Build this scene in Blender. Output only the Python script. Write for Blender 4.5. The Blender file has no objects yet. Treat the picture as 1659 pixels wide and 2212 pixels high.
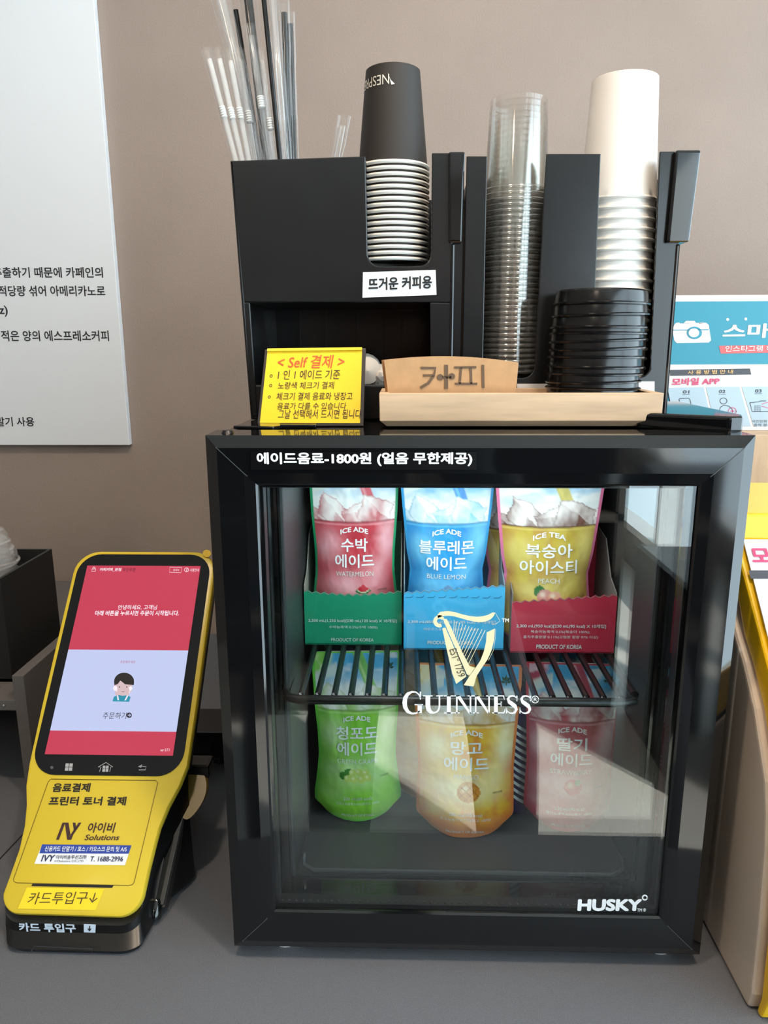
import bpy, bmesh, math, random
import numpy as np
from mathutils import Vector, Matrix
random.seed(7)
PI = math.pi
sc = bpy.context.scene
COL = sc.collection

# ------------------------------------------------------------ camera
CP = Vector((-.0571, -.577, .5609)); YAW, PITCH, ROLL, FPX = map(math.radians, (1.63, -12.82, -.2, 0)); FPX = 1600.
PW, PH = 1659, 2212
def basis():
    f = Vector((-math.sin(YAW)*math.cos(PITCH), math.cos(YAW)*math.cos(PITCH), math.sin(PITCH)))
    r = Vector((math.cos(YAW), math.sin(YAW), 0)); u = r.cross(f)
    return r*math.cos(ROLL)+u*math.sin(ROLL), u*math.cos(ROLL)-r*math.sin(ROLL), f
CR, CU, CF = basis()
cam = bpy.data.cameras.new('camera'); camo = bpy.data.objects.new('camera', cam); COL.objects.link(camo)
M = Matrix((CR, CU, -CF)).transposed().to_4x4(); M.translation = CP; camo.matrix_world = M
cam.sensor_fit = 'VERTICAL'; cam.sensor_height = 36; cam.lens = 36*FPX/PH; cam.clip_start = .01
sc.camera = camo

# ------------------------------------------------------------ world, sun, lamps, exposure
w = bpy.data.worlds.new('world'); sc.world = w; w.use_nodes = True
bg = w.node_tree.nodes['Background']; bg.inputs[0].default_value = (.70, .89, 1, 1); bg.inputs[1].default_value = 6.2
sun = bpy.data.lights.new('sun', 'SUN'); sun.energy = 17; sun.angle = .02; sun.color = (1, .93, .84)
so = bpy.data.objects.new('sun', sun); COL.objects.link(so)
so.rotation_euler = Vector((-.6, -.75, -.7)).to_track_quat('-Z', 'Y').to_euler()
for x, y, e in ((-.30, -.30, 8), (.24, -.38, 10), (-1.1, -2.4, 10)):
    L = bpy.data.lights.new('downlight', 'AREA'); L.shape = 'DISK'; L.size = .09; L.energy = e; L.color = (1, .8, .6)
    o = bpy.data.objects.new('downlight', L); COL.objects.link(o); o.location = (x, y, 1.735)
vs = sc.view_settings; sc.display_settings.display_device = 'sRGB'
vs.view_transform = 'Standard'; vs.look = 'None'; vs.gamma = 1; vs.use_curve_mapping = False; vs.exposure = 0.0
sc.cycles.transparent_max_bounces = 48; sc.cycles.max_bounces = 10; sc.cycles.diffuse_bounces = 5

# ------------------------------------------------------------ planes: where a photographed point lies on a real plane
def ray(x, y): return CF + CR*((x-PW/2)/FPX) - CU*((y-PH/2)/FPX)
def plane(p, n):
    p = Vector(p); n = Vector(n).normalized()
    def on(x, y):
        d = ray(x, y); return CP + d*((p-CP).dot(n)/d.dot(n))
    return on
def at(x, y, Y): return plane((0, Y, 0), (0, 1, 0))(x, y)
def atz(x, y, Z): return plane((0, 0, Z), (0, 0, 1))(x, y)

# ------------------------------------------------------------ materials
def lin(c): return tuple((v/255/12.92 if v/255 <= .04045 else ((v/255+.055)/1.055)**2.4) for v in c)
MATS = {}
def mat(name, rgb, rough=.5, metal=0, spec=.5, var=0, vscale=30, bump=0, bscale=400, emit=0, coat=0, stretch=None):
    if name in MATS: return MATS[name]
    m = bpy.data.materials.new(name); m.use_nodes = True; nt = m.node_tree; b = nt.nodes['Principled BSDF']
    c = (*lin(rgb), 1)
    b.inputs['Base Color'].default_value = c; b.inputs['Roughness'].default_value = rough; b.inputs['Metallic'].default_value = metal
    b.inputs['Specular IOR Level'].default_value = spec; b.inputs['Coat Weight'].default_value = coat
    tc = nt.nodes.new('ShaderNodeTexCoord')
    if var:
        n = nt.nodes.new('ShaderNodeTexNoise'); n.inputs['Scale'].default_value = vscale; n.inputs['Detail'].default_value = 5
        src = tc.outputs['Object']
        if stretch:
            mp = nt.nodes.new('ShaderNodeMapping'); mp.inputs['Scale'].default_value = stretch; nt.links.new(src, mp.inputs[0]); src = mp.outputs[0]
        nt.links.new(src, n.inputs['Vector'])
        r = nt.nodes.new('ShaderNodeValToRGB'); r.color_ramp.elements[0].position = .3; r.color_ramp.elements[1].position = .7
        r.color_ramp.elements[0].color = (*[v*(1-var) for v in c[:3]], 1); r.color_ramp.elements[1].color = (*[min(1, v*(1+var)) for v in c[:3]], 1)
        nt.links.new(n.outputs['Fac'], r.inputs[0]); nt.links.new(r.outputs[0], b.inputs['Base Color'])
    if bump:
        n = nt.nodes.new('ShaderNodeTexNoise'); n.inputs['Scale'].default_value = bscale; n.inputs['Detail'].default_value = 3
        nt.links.new(tc.outputs['Object'], n.inputs['Vector'])
        bp = nt.nodes.new('ShaderNodeBump'); bp.inputs['Strength'].default_value = bump; bp.inputs['Distance'].default_value = .002
        nt.links.new(n.outputs['Fac'], bp.inputs['Height']); nt.links.new(bp.outputs[0], b.inputs['Normal'])
    if emit:
        b.inputs['Emission Color'].default_value = c; b.inputs['Emission Strength'].default_value = emit
        b.inputs['Base Color'].default_value = (.01, .01, .01, 1)
    MATS[name] = m; return m
def film(name, tint=(1, 1, 1), base=.03, rough=.02, edge=.5, haze=0, hcol=(1, 1, 1)):
    """clear sheet: transparent with a mirror sheen that grows towards grazing, plus an optional white haze"""
    if name in MATS: return MATS[name]
    m = bpy.data.materials.new(name); m.use_nodes = True; nt = m.node_tree; nt.nodes.remove(nt.nodes['Principled BSDF'])
    out = nt.nodes['Material Output']
    t = nt.nodes.new('ShaderNodeBsdfTransparent'); t.inputs[0].default_value = (*tint, 1)
    g = nt.nodes.new('ShaderNodeBsdfGlossy'); g.inputs['Roughness'].default_value = rough
    lw = nt.nodes.new('ShaderNodeLayerWeight'); lw.inputs['Blend'].default_value = .5
    p = nt.nodes.new('ShaderNodeMath'); p.operation = 'POWER'; p.inputs[1].default_value = 3; nt.links.new(lw.outputs['Facing'], p.inputs[0])
    r = nt.nodes.new('ShaderNodeMapRange'); r.inputs[3].default_value = base; r.inputs[4].default_value = edge
    nt.links.new(p.outputs[0], r.inputs[0])
    mx = nt.nodes.new('ShaderNodeMixShader'); nt.links.new(r.outputs[0], mx.inputs[0]); nt.links.new(t.outputs[0], mx.inputs[1]); nt.links.new(g.outputs[0], mx.inputs[2])
    last = mx
    if haze:
        d = nt.nodes.new('ShaderNodeBsdfDiffuse'); d.inputs[0].default_value = (*hcol, 1)
        m2 = nt.nodes.new('ShaderNodeMixShader'); m2.inputs[0].default_value = haze
        nt.links.new(mx.outputs[0], m2.inputs[1]); nt.links.new(d.outputs[0], m2.inputs[2]); last = m2
    nt.links.new(last.outputs[0], out.inputs[0]); MATS[name] = m; return m
def attr_mat(name, rough=.35):
    if name in MATS: return MATS[name]
    m = bpy.data.materials.new(name); m.use_nodes = True; nt = m.node_tree; b = nt.nodes['Principled BSDF']
    a = nt.nodes.new('ShaderNodeAttribute'); a.attribute_name = 'print'; nt.links.new(a.outputs['Color'], b.inputs['Base Color'])
    b.inputs['Roughness'].default_value = rough; MATS[name] = m; return m

# ------------------------------------------------------------ mesh builder
class MB:
    def __init__(s): s.v = []; s.f = []
    def add(s, vs, fs):
        k = len(s.v); s.v += [Vector(p) for p in vs]; s.f += [tuple(i+k for i in f) for f in fs]; return s
    def box(s, x0, x1, y0, y1, z0, z1):
        return s.add([(x0,y0,z0),(x1,y0,z0),(x1,y1,z0),(x0,y1,z0),(x0,y0,z1),(x1,y0,z1),(x1,y1,z1),(x0,y1,z1)],
                     [(3,2,1,0),(4,5,6,7),(0,1,5,4),(1,2,6,5),(2,3,7,6),(3,0,4,7)])
    def prism(s, pts, vec):
        """polygon (3D points) pushed along vec"""
        pts = [Vector(p) for p in pts]; vec = Vector(vec); n = len(pts)
        nrm = sum(((pts[i]).cross(pts[(i+1) % n]) for i in range(n)), Vector())
        if nrm.dot(vec) > 0: pts.reverse()
        return s.add(pts+[p+vec for p in pts], [tuple(range(n)), tuple(range(2*n-1, n-1, -1))]+[(i, i+n, (i+1) % n+n, (i+1) % n) for i in range(n)])
    def poly(s, pts): return s.add(pts, [tuple(range(len(pts)))])
    def loft(s, loops, closed=True, caps=False):
        n = len(loops[0]); k = len(s.v)
        for l in loops: s.v += [Vector(p) for p in l]
        for a in range(len(loops)-1):
            for i in range(n if closed else n-1):
                j = (i+1) % n; s.f.append((k+a*n+i, k+a*n+j, k+(a+1)*n+j, k+(a+1)*n+i))
        if caps: s.f.append(tuple(k+i for i in reversed(range(n)))); s.f.append(tuple(k+(len(loops)-1)*n+i for i in range(n)))
        return s
    def lathe(s, prof, c=(0, 0, 0), n=40, tilt=None):
        c = Vector(c); R = tilt or Matrix.Identity(3)
        return s.loft([[c+R@Vector((r*math.cos(2*PI*i/n), r*math.sin(2*PI*i/n), z)) for i in range(n)] for r, z in prof])
    def tube(s, path, r, n=8, flat=1, caps=True):
        path = [Vector(p) for p in path]; loops = []
        for i, p in enumerate(path):
            d = (path[min(i+1, len(path)-1)]-path[max(i-1, 0)]).normalized()
            a = d.cross(Vector((0, 1, 0)));  a = a if a.length > .05 else d.cross(Vector((1, 0, 0)))
            a.normalize(); b = a.cross(d); rr = r[i] if isinstance(r, (list, tuple)) else r
            loops.append([p+a*rr*math.cos(2*PI*k/n)+b*rr*flat*math.sin(2*PI*k/n) for k in range(n)])
        return s.loft(loops, caps=caps)
    def build(s, name, material, parent=None, smooth=False, bevel=0, seg=2, local=False):
        me = bpy.data.meshes.new(name); off = Vector((0, 0, 0))
        if parent and not local: off = ROOT[parent.name]
        me.from_pydata([tuple(v-off) for v in s.v], [], s.f)
        bm = bmesh.new(); bm.from_mesh(me)
        bmesh.ops.recalc_face_normals(bm, faces=bm.faces[:]) if not getattr(s, 'keep', 0) else None
        if bevel:
            bmesh.ops.bevel(bm, geom=[e for e in bm.edges if len(e.link_faces) == 2 and e.calc_face_angle(0) > .5], offset=bevel, segments=seg, profile=.6, affect='EDGES', clamp_overlap=True)
        bm.to_mesh(me); bm.free()
        if smooth:
            for p in me.polygons: p.use_smooth = True
            try: me.set_sharp_from_angle(angle=math.radians(40))
            except Exception: pass
        me.materials.append(material)
        o = bpy.data.objects.new(name, me); COL.objects.link(o)
        if parent: o.parent = parent
        ROOT[o.name] = off
        return o
ROOT = {}
def thing(name, label, cat, loc=(0, 0, 0), group=None):
    o = bpy.data.objects.new(name, None); o.empty_display_size = .02; COL.objects.link(o); o.location = loc; ROOT[o.name] = Vector(loc)
    return tag(o, label, cat, group)
def tag(o, label, cat, group=None):
    o['label'] = label; o['category'] = cat
    if group: o['group'] = group
    return o
def struct(o): o['kind'] = 'structure'; return o
def dup(root, loc, label=None, group=None):
    r = root.copy(); COL.objects.link(r); r.location = loc
    if label: r['label'] = label
    if group: r['group'] = group
    for ch in list(root.children):
        c = ch.copy(); COL.objects.link(c); c.parent = r
        for g in list(ch.children):
            d = g.copy(); COL.objects.link(d); d.parent = c
    return r
ONES = ['', 'first', 'second', 'third', 'fourth', 'fifth', 'sixth', 'seventh', 'eighth', 'ninth', 'tenth', 'eleventh', 'twelfth', 'thirteenth', 'fourteenth', 'fifteenth', 'sixteenth', 'seventeenth', 'eighteenth', 'nineteenth']
def nth(i):
    if i < 20: return ONES[i]
    t, u = divmod(i, 10); return (['', '', 'twentieth', 'thirtieth'][t] if u == 0 else ['', '', 'twenty', 'thirty'][t]+'-'+ONES[u])
def rrect(x0, x1, z0, z1, r, n=5):
    out = []
    for cx, cz, a in ((x1-r, z1-r, 0), (x0+r, z1-r, 90), (x0+r, z0+r, 180), (x1-r, z0+r, 270)):
        out += [(cx+r*math.cos(math.radians(a+90*k/n)), cz+r*math.sin(math.radians(a+90*k/n))) for k in range(n+1)]
    return out

# ------------------------------------------------------------ lettering
GC = {}
def glyphs(s, bold=0, shear=0):
    k = (s, bold, shear)
    if k not in GC:
        TCU.body = s; TCU.shear = shear; vl = TYPE.view_layers[0]; vl.update()
        o = CO.evaluated_get(vl.depsgraph); m = o.to_mesh()
        v = np.array([x.co[:3] for x in m.vertices]); v[:, 2] = 0; f = [tuple(p.vertices) for p in m.polygons]; o.to_mesh_clear()
        v[:, :2] -= v[:, :2].min(0)
        if bold:   # heavier weight: the same outline set down again a hair to every side
            n0 = len(v); sh = [(bold*math.cos(a), bold*math.sin(a), 1.5e-5*i) for i, a in enumerate(PI/4*q for q in range(8))]
            v = np.concatenate([v+np.array(q) for q in sh]); f = [tuple(i+n0*c for i in p) for c in range(len(sh)) for p in f]
            v[:, :2] -= v[:, :2].min(0)
        mx = v.max(0); v[:, :2] /= mx[:2]; GC[k] = (v, f, mx)
    return GC[k]
TYPE = bpy.data.scenes.new('type'); TCU = bpy.data.curves.new('type', 'FONT'); TCU.resolution_u = 3; TCU.fill_mode = 'FRONT'; CO = bpy.data.objects.new('type', TCU); TYPE.collection.objects.link(CO)
def text(mb, s, p0, p1, up, bold=0, shear=0, fn=None):
    """lettering whose foot runs from p0 to p1 and whose height is the vector up"""
    v, f, _ = glyphs(s, bold, shear); p0 = Vector(p0); p1 = Vector(p1); up = Vector(up)
    nn = (p1-p0).cross(up).normalized()
    pts = [p0+(p1-p0)*float(a)+up*float(b)+nn*float(c) for a, b, c in v]
    if fn: pts = [fn(p) for p in pts]
    return mb.add(pts, f)
def tpx(mb, s, on, x0, x1, yb, yt, bold=0, shear=0, yb1=None, updir=(0, 0, 1)):
    p0 = on(x0, yb); p1 = on(x1, yb if yb1 is None else yb1); xm = (x0+x1)/2
    h = (on(xm, yt)-on(xm, yb)).length
    return text(mb, s, p0, p1, Vector(updir)*h, bold, shear)
def qpx(mb, on, pts): return mb.poly([on(*p) for p in pts])
def ribbon(pts, wd):
    """outline of a stroke with its own width at every point"""
    L, R = [], []
    for i, p in enumerate(pts):
        a = pts[max(i-1, 0)]; b = pts[min(i+1, len(pts)-1)]; dx, dy = b[0]-a[0], b[1]-a[1]; l = math.hypot(dx, dy) or 1
        h = (wd[i] if isinstance(wd, (list, tuple)) else wd)/2
        L.append((p[0]-dy/l*h, p[1]+dx/l*h)); R.append((p[0]+dy/l*h, p[1]-dx/l*h))
    return L, R
def stroke(mb, on, pts, wd, close=False):
    if close: pts = pts+[pts[0], pts[1]]
    L, R = ribbon(pts, wd)
    for i in range(len(pts)-1): mb.poly([on(*L[i]), on(*L[i+1]), on(*R[i+1]), on(*R[i])])
    return mb
def circ(cx, cy, r, n=20, ry=None, a0=0, a1=360): return [(cx+r*math.cos(math.radians(a0+(a1-a0)*k/n)), cy+(ry or r)*math.sin(math.radians(a0+(a1-a0)*k/n))) for k in range(n+(a1-a0 != 360))]

# ------------------------------------------------------------ shared materials
gloss = mat('black_gloss_plastic', (13, 14, 16), .06, spec=.65)
satin = mat('black_satin_plastic', (24, 25, 27), .32, var=.15, vscale=60)
dispm = mat('black_acrylic', (25, 26, 28), .2, var=.1, vscale=30, bump=.03, bscale=60)
matte = mat('black_matte', (20, 20, 21), .6)
white = mat('white_print', (238, 240, 242), .5)
paper = mat('white_paper', (236, 236, 238), .6)
ink = mat('black_ink', (22, 20, 22), .6)
cream = mat('cream_print', (228, 214, 172), .5)

# ============================================================ SETTING
wallm = mat('taupe_wall', (156, 139, 129), .75, var=.05, vscale=6, bump=.25, bscale=350)
FZ, CZ = -.75, 1.75
struct(MB().box(-2.5, 1.4, .8, .9, FZ, CZ).build('wall_back', wallm))
struct(MB().box(-2.6, -2.5, -5, .9, FZ, CZ).build('wall_left', wallm))
struct(MB().box(-2.6, 1.5, -5.1, -5, FZ, CZ).build('wall_front', wallm))
wr = MB(); wr.box(1.3, 1.4, -5, .8, FZ, -.54).box(1.3, 1.4, -5, .8, 1.55, CZ).box(1.3, 1.4, -5, -4.6, -.54, 1.55).box(1.3, 1.4, .62, .8, -.54, 1.55)
struct(wr.build('wall_right', mat('grey_wall', (120, 116, 110), .7)))
wf = MB()
for y in (-4.58, -3.3, -2.0, -.75, .58): wf.box(1.29, 1.41, y, y+.05, -.54, 1.55)
wf.box(1.29, 1.41, -4.6, .62, -.54, -.5).box(1.29, 1.41, -4.6, .62, 1.5, 1.55)
struct(wf.build('window_1', mat('white_frame', (215, 220, 222), .4)))
struct(MB().box(-2.6, 1.5, -5.1, .9, CZ, CZ+.1).build('ceiling', mat('ceiling_white', (205, 200, 192), .8)))
struct(MB().box(-2.6, 1.5, -5.1, .9, FZ-.1, FZ).build('floor', mat('pale_floor', (214, 214, 208), .5, var=.1, vscale=3)))
cm = mat('grey_laminate', (100, 102, 108), .55, var=.18, vscale=900, bump=.5, bscale=1400)
tag(MB().box(-2.3, 1.25, -.176, .794, -.04, 0).box(-2.28, 1.23, -.15, .794, FZ, -.04).build('counter', cm), 'long dark grey speckled counter under the fridge and both payment terminals', 'counter')
ctr = bpy.data.objects['counter']; t = MB(); stroke(t, plane((0, 0, .0002), (0, 0, 1)), [(-20, 1876), (46, 1806), (70, 1782)], 2.5); t.build('seam', mat('seam_dark', (24, 22, 22), .6), ctr)
cr = thing('storage_cabinet', 'low dark cabinet standing on the floor behind the camera', 'cabinet', (.95, -1.6, FZ))
MB().box(.74, 1.2, -1.9, -1.36, FZ, -.12).build('body', satin, cr, bevel=.02)
MB().box(.84, 1.19, -1.36, -1.345, FZ+.05, -.3).build('door', mat('grey_door', (128, 132, 138), .5), cr, bevel=.004)

bk = thing('reflection_blocker', 'long dark bookcase shape added behind the person to darken the door reflection', 'bookcase', (-.8, -2.0, FZ))  # added dark furniture shape, keeps the bright far floor out of the door glass
dkw = mat('dark_wood', (52, 46, 42), .6)
for x in (-2.3, -1.55, -.8, -.05, .66): MB().box(x, x+.03, -2.25, -1.85, FZ, FZ+1.1).build('upright', dkw, bk)
for z in (.0, .36, .72, 1.07): MB().box(-2.3, .69, -2.25, -1.85, FZ+z, FZ+z+.03).build('shelf', dkw, bk)
MB().box(-2.3, .69, -2.27, -2.25, FZ, FZ+1.1).build('back_panel', mat('back_dark', (36, 34, 34), .7), bk)
# ============================================================ FRIDGE
fr = thing('mini_fridge', 'black glass-door countertop drinks fridge in the centre of the counter', 'fridge', (0, .24, 0))
cb = MB()
cb.box(-.212, .212, .05, .47, .46, .4885).box(-.212, .212, .05, .47, .012, .048).box(-.212, -.168, .05, .47, .048, .46).box(.168, .212, .05, .47, .048, .46).box(-.168, .168, .36, .47, .048, .46)
cb.build('cabinet', gloss, fr, bevel=.003)
ln = MB()   # moulded liner: back, sides, roof, floor, compressor step
ln.box(-.168, .168, .345, .36, .048, .46).box(-.168, -.163, .05, .345, .048, .46).box(.163, .168, .05, .345, .048, .46).box(-.163, .163, .05, .345, .455, .46).box(-.163, .163, .05, .345, .048, .054).box(-.163, .163, .27, .345, .054, .12)
ln.build('liner', mat('charcoal_liner', (48, 50, 52), .45), fr, bevel=.004)
lip = MB(); lip.tube([(-.155, .055, .075), (-.155, .052, .064), (-.145, .05, .0585), (.145, .05, .0585), (.155, .052, .064), (.155, .055, .075)], .0025, 8)
lip.build('liner_lip', mat('charcoal_gloss', (58, 60, 62), .2), fr, smooth=True)
OX0, OX1, OZ0, OZ1 = -.215, .215, .0125, .4905
def rect(o, y, i=0): return [(OX0+o, y, OZ0+o), (OX1-o, y, OZ0+o), (OX1-o, y, OZ1-o), (OX0+o, y, OZ1-o)]
dr = MB().loft([rect(.004, .046), rect(0, .042), rect(0, .0042), rect(.0095, 0), rect(.030, .0015), rect(.0385, .003), rect(.0402, .0045), rect(.0402, .0095), rect(.0425, .0098), rect(.0425, .046), rect(.004, .046)])
door = dr.build('door', gloss, fr)
for sx, sz in ((-1, 1), (1, 1), (-1, -1), (1, -1)):
    a = Vector(((OX1 if sx > 0 else OX0)-sx*.0088, -.00025, (OZ1 if sz > 0 else OZ0)-sz*.0088)); b = a+Vector((-sx*.0215, .0015, -sz*.0215)); c = b+Vector((-sx*.0083, .0025, -sz*.0083))
    mt = MB()
    for p, q in ((a, b), (b, c)):
        d = Vector((sz*.00022, 0, -sx*.00022)); mt.poly([p-d, q-d, q+d, p+d])
    mt.build('mitre_seam', mat('seam_grey', (70, 72, 74), .5), door)
glm = film('door_glass', (.955, .975, .97), .052, 0.0, .6)
MB().box(OX0+.0395, OX1-.0395, .0062, .0092, OZ0+.0395, OZ1-.0395).build('glass_pane', glm, door)
MB().box(OX0+.042, OX1-.042, .022, .025, OZ0+.042, OZ1-.042).build('glass_pane', glm, door)
gk = MB()
for k in range(52): gk.lathe([(0, .0015), (.0011, .0011), (.0014, 0)], (-.17+k*.0066, .0125, .0553), 6)
gk.loft([rect(.0424, .0098), rect(.0432, .0098), rect(.0432, .0215), rect(.0424, .0215)]); gk.build('gasket', mat('gasket_black', (30, 30, 33), .35), door)
# price strip stuck on the top rail
F0 = plane((0, -.0002, 0), (0, 1, 0)); F1 = plane((0, .0010, 0), (0, 1, 0))
sp = MB().poly([at(541, 1015, -.0003), at(1030, 1015, -.0003), at(1030, 976, -.0003), at(541, 976, -.0003)]); sp.build('price_strip', mat('strip_black', (10, 10, 12), .25), door)
onF = plane((0, -.0008, 0), (0, 1, 0))
t = MB(); tpx(t, '에이드음료-1800원 (얼음 무한제공)', onF, 555, 1020, 1007, 977, bold=.035); t.build('price_lettering', white, door)
# prints on the outer face of the glass
onG = plane((0, .0058, 0), (0, 1, 0))
hp = MB()
H = lambda p: (860+p[0]/5.184, 1290+p[1]/5.184)
stroke(hp, onG, [H(p) for p in circ(462, 270, 48, 18, a0=60, a1=330)], [6]+[8]*16+[7, 6])
L1 = [(440, 195), (470, 165), (560, 155), (640, 168), (720, 193), (800, 211), (880, 219), (950, 213), (1010, 197), (1060, 170), (1086, 172)]
L2 = [(445, 235), (500, 212), (560, 207), (620, 213), (700, 235), (780, 258), (860, 275), (930, 279), (990, 268), (1040, 245), (1075, 205)]
for i in range(len(L1)-1): hp.poly([onG(*H(q)) for q in (L1[i], L1[i+1], L2[i+1], L2[i])])
A = [(495, 350), (530, 520), (570, 700), (605, 850), (650, 972)]; B = [(528, 338), (600, 500), (670, 665), (725, 790), (765, 888)]
for i in range(4): hp.poly([onG(*H(q)) for q in (A[i], A[i+1], B[i+1], B[i])])
A = [(500, 240), (545, 350), (610, 500), (690, 680), (770, 865), (800, 875)]; B = [(545, 245), (590, 330), (660, 490), (735, 650), (800, 770), (860, 790)]
for i in range(5): hp.poly([onG(*H(q)) for q in (A[i], A[i+1], B[i+1], B[i])])
A = [(992, 395), (985, 500), (960, 610), (920, 710), (860, 800), (795, 890), (735, 985)]; B = [(1085, 350), (1075, 480), (1045, 600), (1000, 700), (945, 780), (880, 880), (845, 1000)]
for i in range(6): hp.poly([onG(*H(q)) for q in (A[i], A[i+1], B[i+1], B[i])])
for a, b in (((975, 370), (790, 745)), ((940, 360), (765, 710)), ((900, 350), (745, 665)), ((865, 345), (730, 635)), ((830, 335), (710, 600)), ((795, 325), (695, 565)), ((760, 310), (680, 530)), ((725, 300), (665, 495)), ((690, 285), (650, 460)), ((655, 270), (635, 430)), ((630, 255), (620, 400))):
    stroke(hp, onG, [H(a), H(b)], 1.1)
stroke(hp, onG, [H(p) for p in ((1088, 175), (1140, 265), (1095, 300), (1052, 310))], .8)
stroke(hp, onG, [H(p) for p in ((1095, 360), (1085, 480), (1065, 600), (1010, 710))], .7)
hp.build('harp_emblem', cream, door)
es = MB(); on2 = plane((0, .0055, 0), (0, 1, 0)); a = Vector(on2(*H((572, 592)))); b = Vector(on2(*H((676, 900)))); d = b-a; upv = Vector((-d.z, 0, d.x)).normalized()*.0062
text(es, 'ESTº 1759', a, b, upv*-1 if upv.x < 0 else upv); es.build('harp_lettering', mat('dark_brown_print', (70, 60, 48), .6), door)
# serif word mark drawn letter by letter
gw = MB()
def GL(x0, x1, yb, yt):
    return lambda u, v: onG(x0+(x1-x0)*u, yb+(yt-yb)*v)
def serif(ch, on):
    P = lambda *p: gw.poly([on(*q) for q in p]); R = lambda a, b, c, d: P((a, c), (b, c), (b, d), (a, d))
    if ch == 'I': R(.3, .7, 0, 1); R(0, 1, 0, .06); R(0, 1, .94, 1)
    if ch == 'N':
        R(.1, .18, 0, 1); R(.82, .9, 0, 1); P((.08, 1), (.3, 1), (.9, 0), (.78, 0)); R(0, .3, .94, 1); R(0, .3, 0, .06); R(.7, 1, .94, 1)
    if ch == 'E':
        R(.15, .42, 0, 1); R(0, .92, .94, 1); R(0, .95, 0, .06); R(.42, .7, .49, .55); R(.64, .7, .38, .66); P((.92, 1), (.92, .72), (.82, .94)); P((.95, 0), (1, .3), (.84, .06))
    if ch == 'U':
        stroke(gw, on, [(.24, .95), (.24, .4), (.28, .2), (.38, .08), (.52, .03), (.68, .08), (.78, .2), (.82, .4), (.82, .95)], [.24, .24, .23, .18, .1, .08, .08, .08, .08]); R(0, .48, .94, 1); R(.66, 1, .94, 1)
    if ch == 'S':
        stroke(gw, on, [(.88, .72), (.84, .86), (.7, .95), (.5, .97), (.3, .93), (.2, .8), (.26, .66), (.5, .54), (.76, .4), (.84, .24), (.74, .09), (.52, .03), (.3, .05), (.14, .14), (.08, .32)], [.04, .06, .07, .08, .12, .2, .22, .24, .24, .22, .13, .08, .06, .05, .05]); R(.83, .92, .68, .98); R(.04, .12, .02, .34)
    if ch == 'G':
        stroke(gw, on, [(.86, .7), (.8, .86), (.66, .96), (.48, .97), (.28, .88), (.16, .7), (.13, .5), (.16, .3), (.28, .12), (.48, .03), (.68, .05), (.84, .14)], [.04, .06, .06, .08, .15, .2, .21, .2, .15, .08, .06, .06]); R(.74, .94, .06, .42); R(.6, 1, .39, .44); R(.84, .9, .64, .98)
for ch, x0, x1, yb, yt in (('G', 868, 914, 1543, 1493), ('U', 914, 957, 1541, 1502), ('I', 959, 980, 1541, 1502), ('N', 981, 1022, 1541, 1502), ('N', 1022, 1062, 1541, 1502), ('E', 1063, 1092, 1541, 1502), ('S', 1092, 1120, 1542, 1502), ('S', 1121, 1149, 1542, 1502)): serif(ch, GL(x0, x1, yb, yt))
stroke(gw, onG, circ(1156, 1511, 7.5, 18), 1.6, True); tpx(gw, 'R', onG, 1153, 1160, 1515, 1507); gw.build('word_mark', white, door); gw = MB(); tpx(gw, 'TM', onG, 1084, 1099, 1344, 1336, bold=.02); gw.build('trademark_lettering', white, door)
hk = MB(); tpx(hk, 'HUSKY', onG, 1247, 1385, 1968, 1942, bold=.05); stroke(hk, onG, circ(1393, 1939, 5, 16), 3, True); tpx(hk, 'TM ®', onG, 1376, 1395, 1969, 1962, bold=.01); hk.build('maker_lettering', white, door)
for x, n in ((-.17, ''), (.185, '')):
    MB().lathe([(0, 0), (.014, 0), (.015, .004), (.012, .0125), (0, .0125)], (x, .03, 0.0002), 20).build('foot', mat('white_foot', (215, 215, 215), .5), fr, smooth=True)
for x in (-.17, .185): MB().lathe([(0, 0), (.014, 0), (.015, .004), (.012, .0125), (0, .0125)], (x, .43, 0.0002), 20).build('foot', mat('white_foot', (215, 215, 215), .5), fr, smooth=True)
hc = MB().prism([(.142, .062, .4888), (.205, .028, .4888), (.216, .03, .4888), (.222, .045, .4888), (.222, .19, .4888), (.15, .19, .4888)], (0, 0, .014)); hc.build('hinge_cover', gloss, fr, bevel=.003, seg=3)
hg = MB().prism([(-.206, .062, .4888), (-.17, .055, .4888), (-.165, .062, .4888), (-.175, .13, .4888), (-.195, .135, .4888)], (0, 0, .003)); hg.box(-.178, -.135, .072, .078, .4888, .4918); hg.build('hinge_plate', gloss, fr, bevel=.001)
MB().lathe([(0, .0025), (.004, .0022), (.0055, 0)], (-.201, .02, .4905), 14).build('screw', mat('dark_steel', (60, 60, 62), .35, 1), fr, smooth=True)
Lf = bpy.data.lights.new('fridge_fill', 'AREA'); Lf.shape = 'RECTANGLE'; Lf.size = .28; Lf.size_y = .02; Lf.energy = .58; Lf.color = (.92, .97, 1)  # fill light added under the fridge roof to brighten the pouches
lfo = bpy.data.objects.new('fridge_fill', Lf); COL.objects.link(lfo); lfo.location = (0, .062, .448); lfo.rotation_euler = (math.radians(18), 0, 0)
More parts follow.
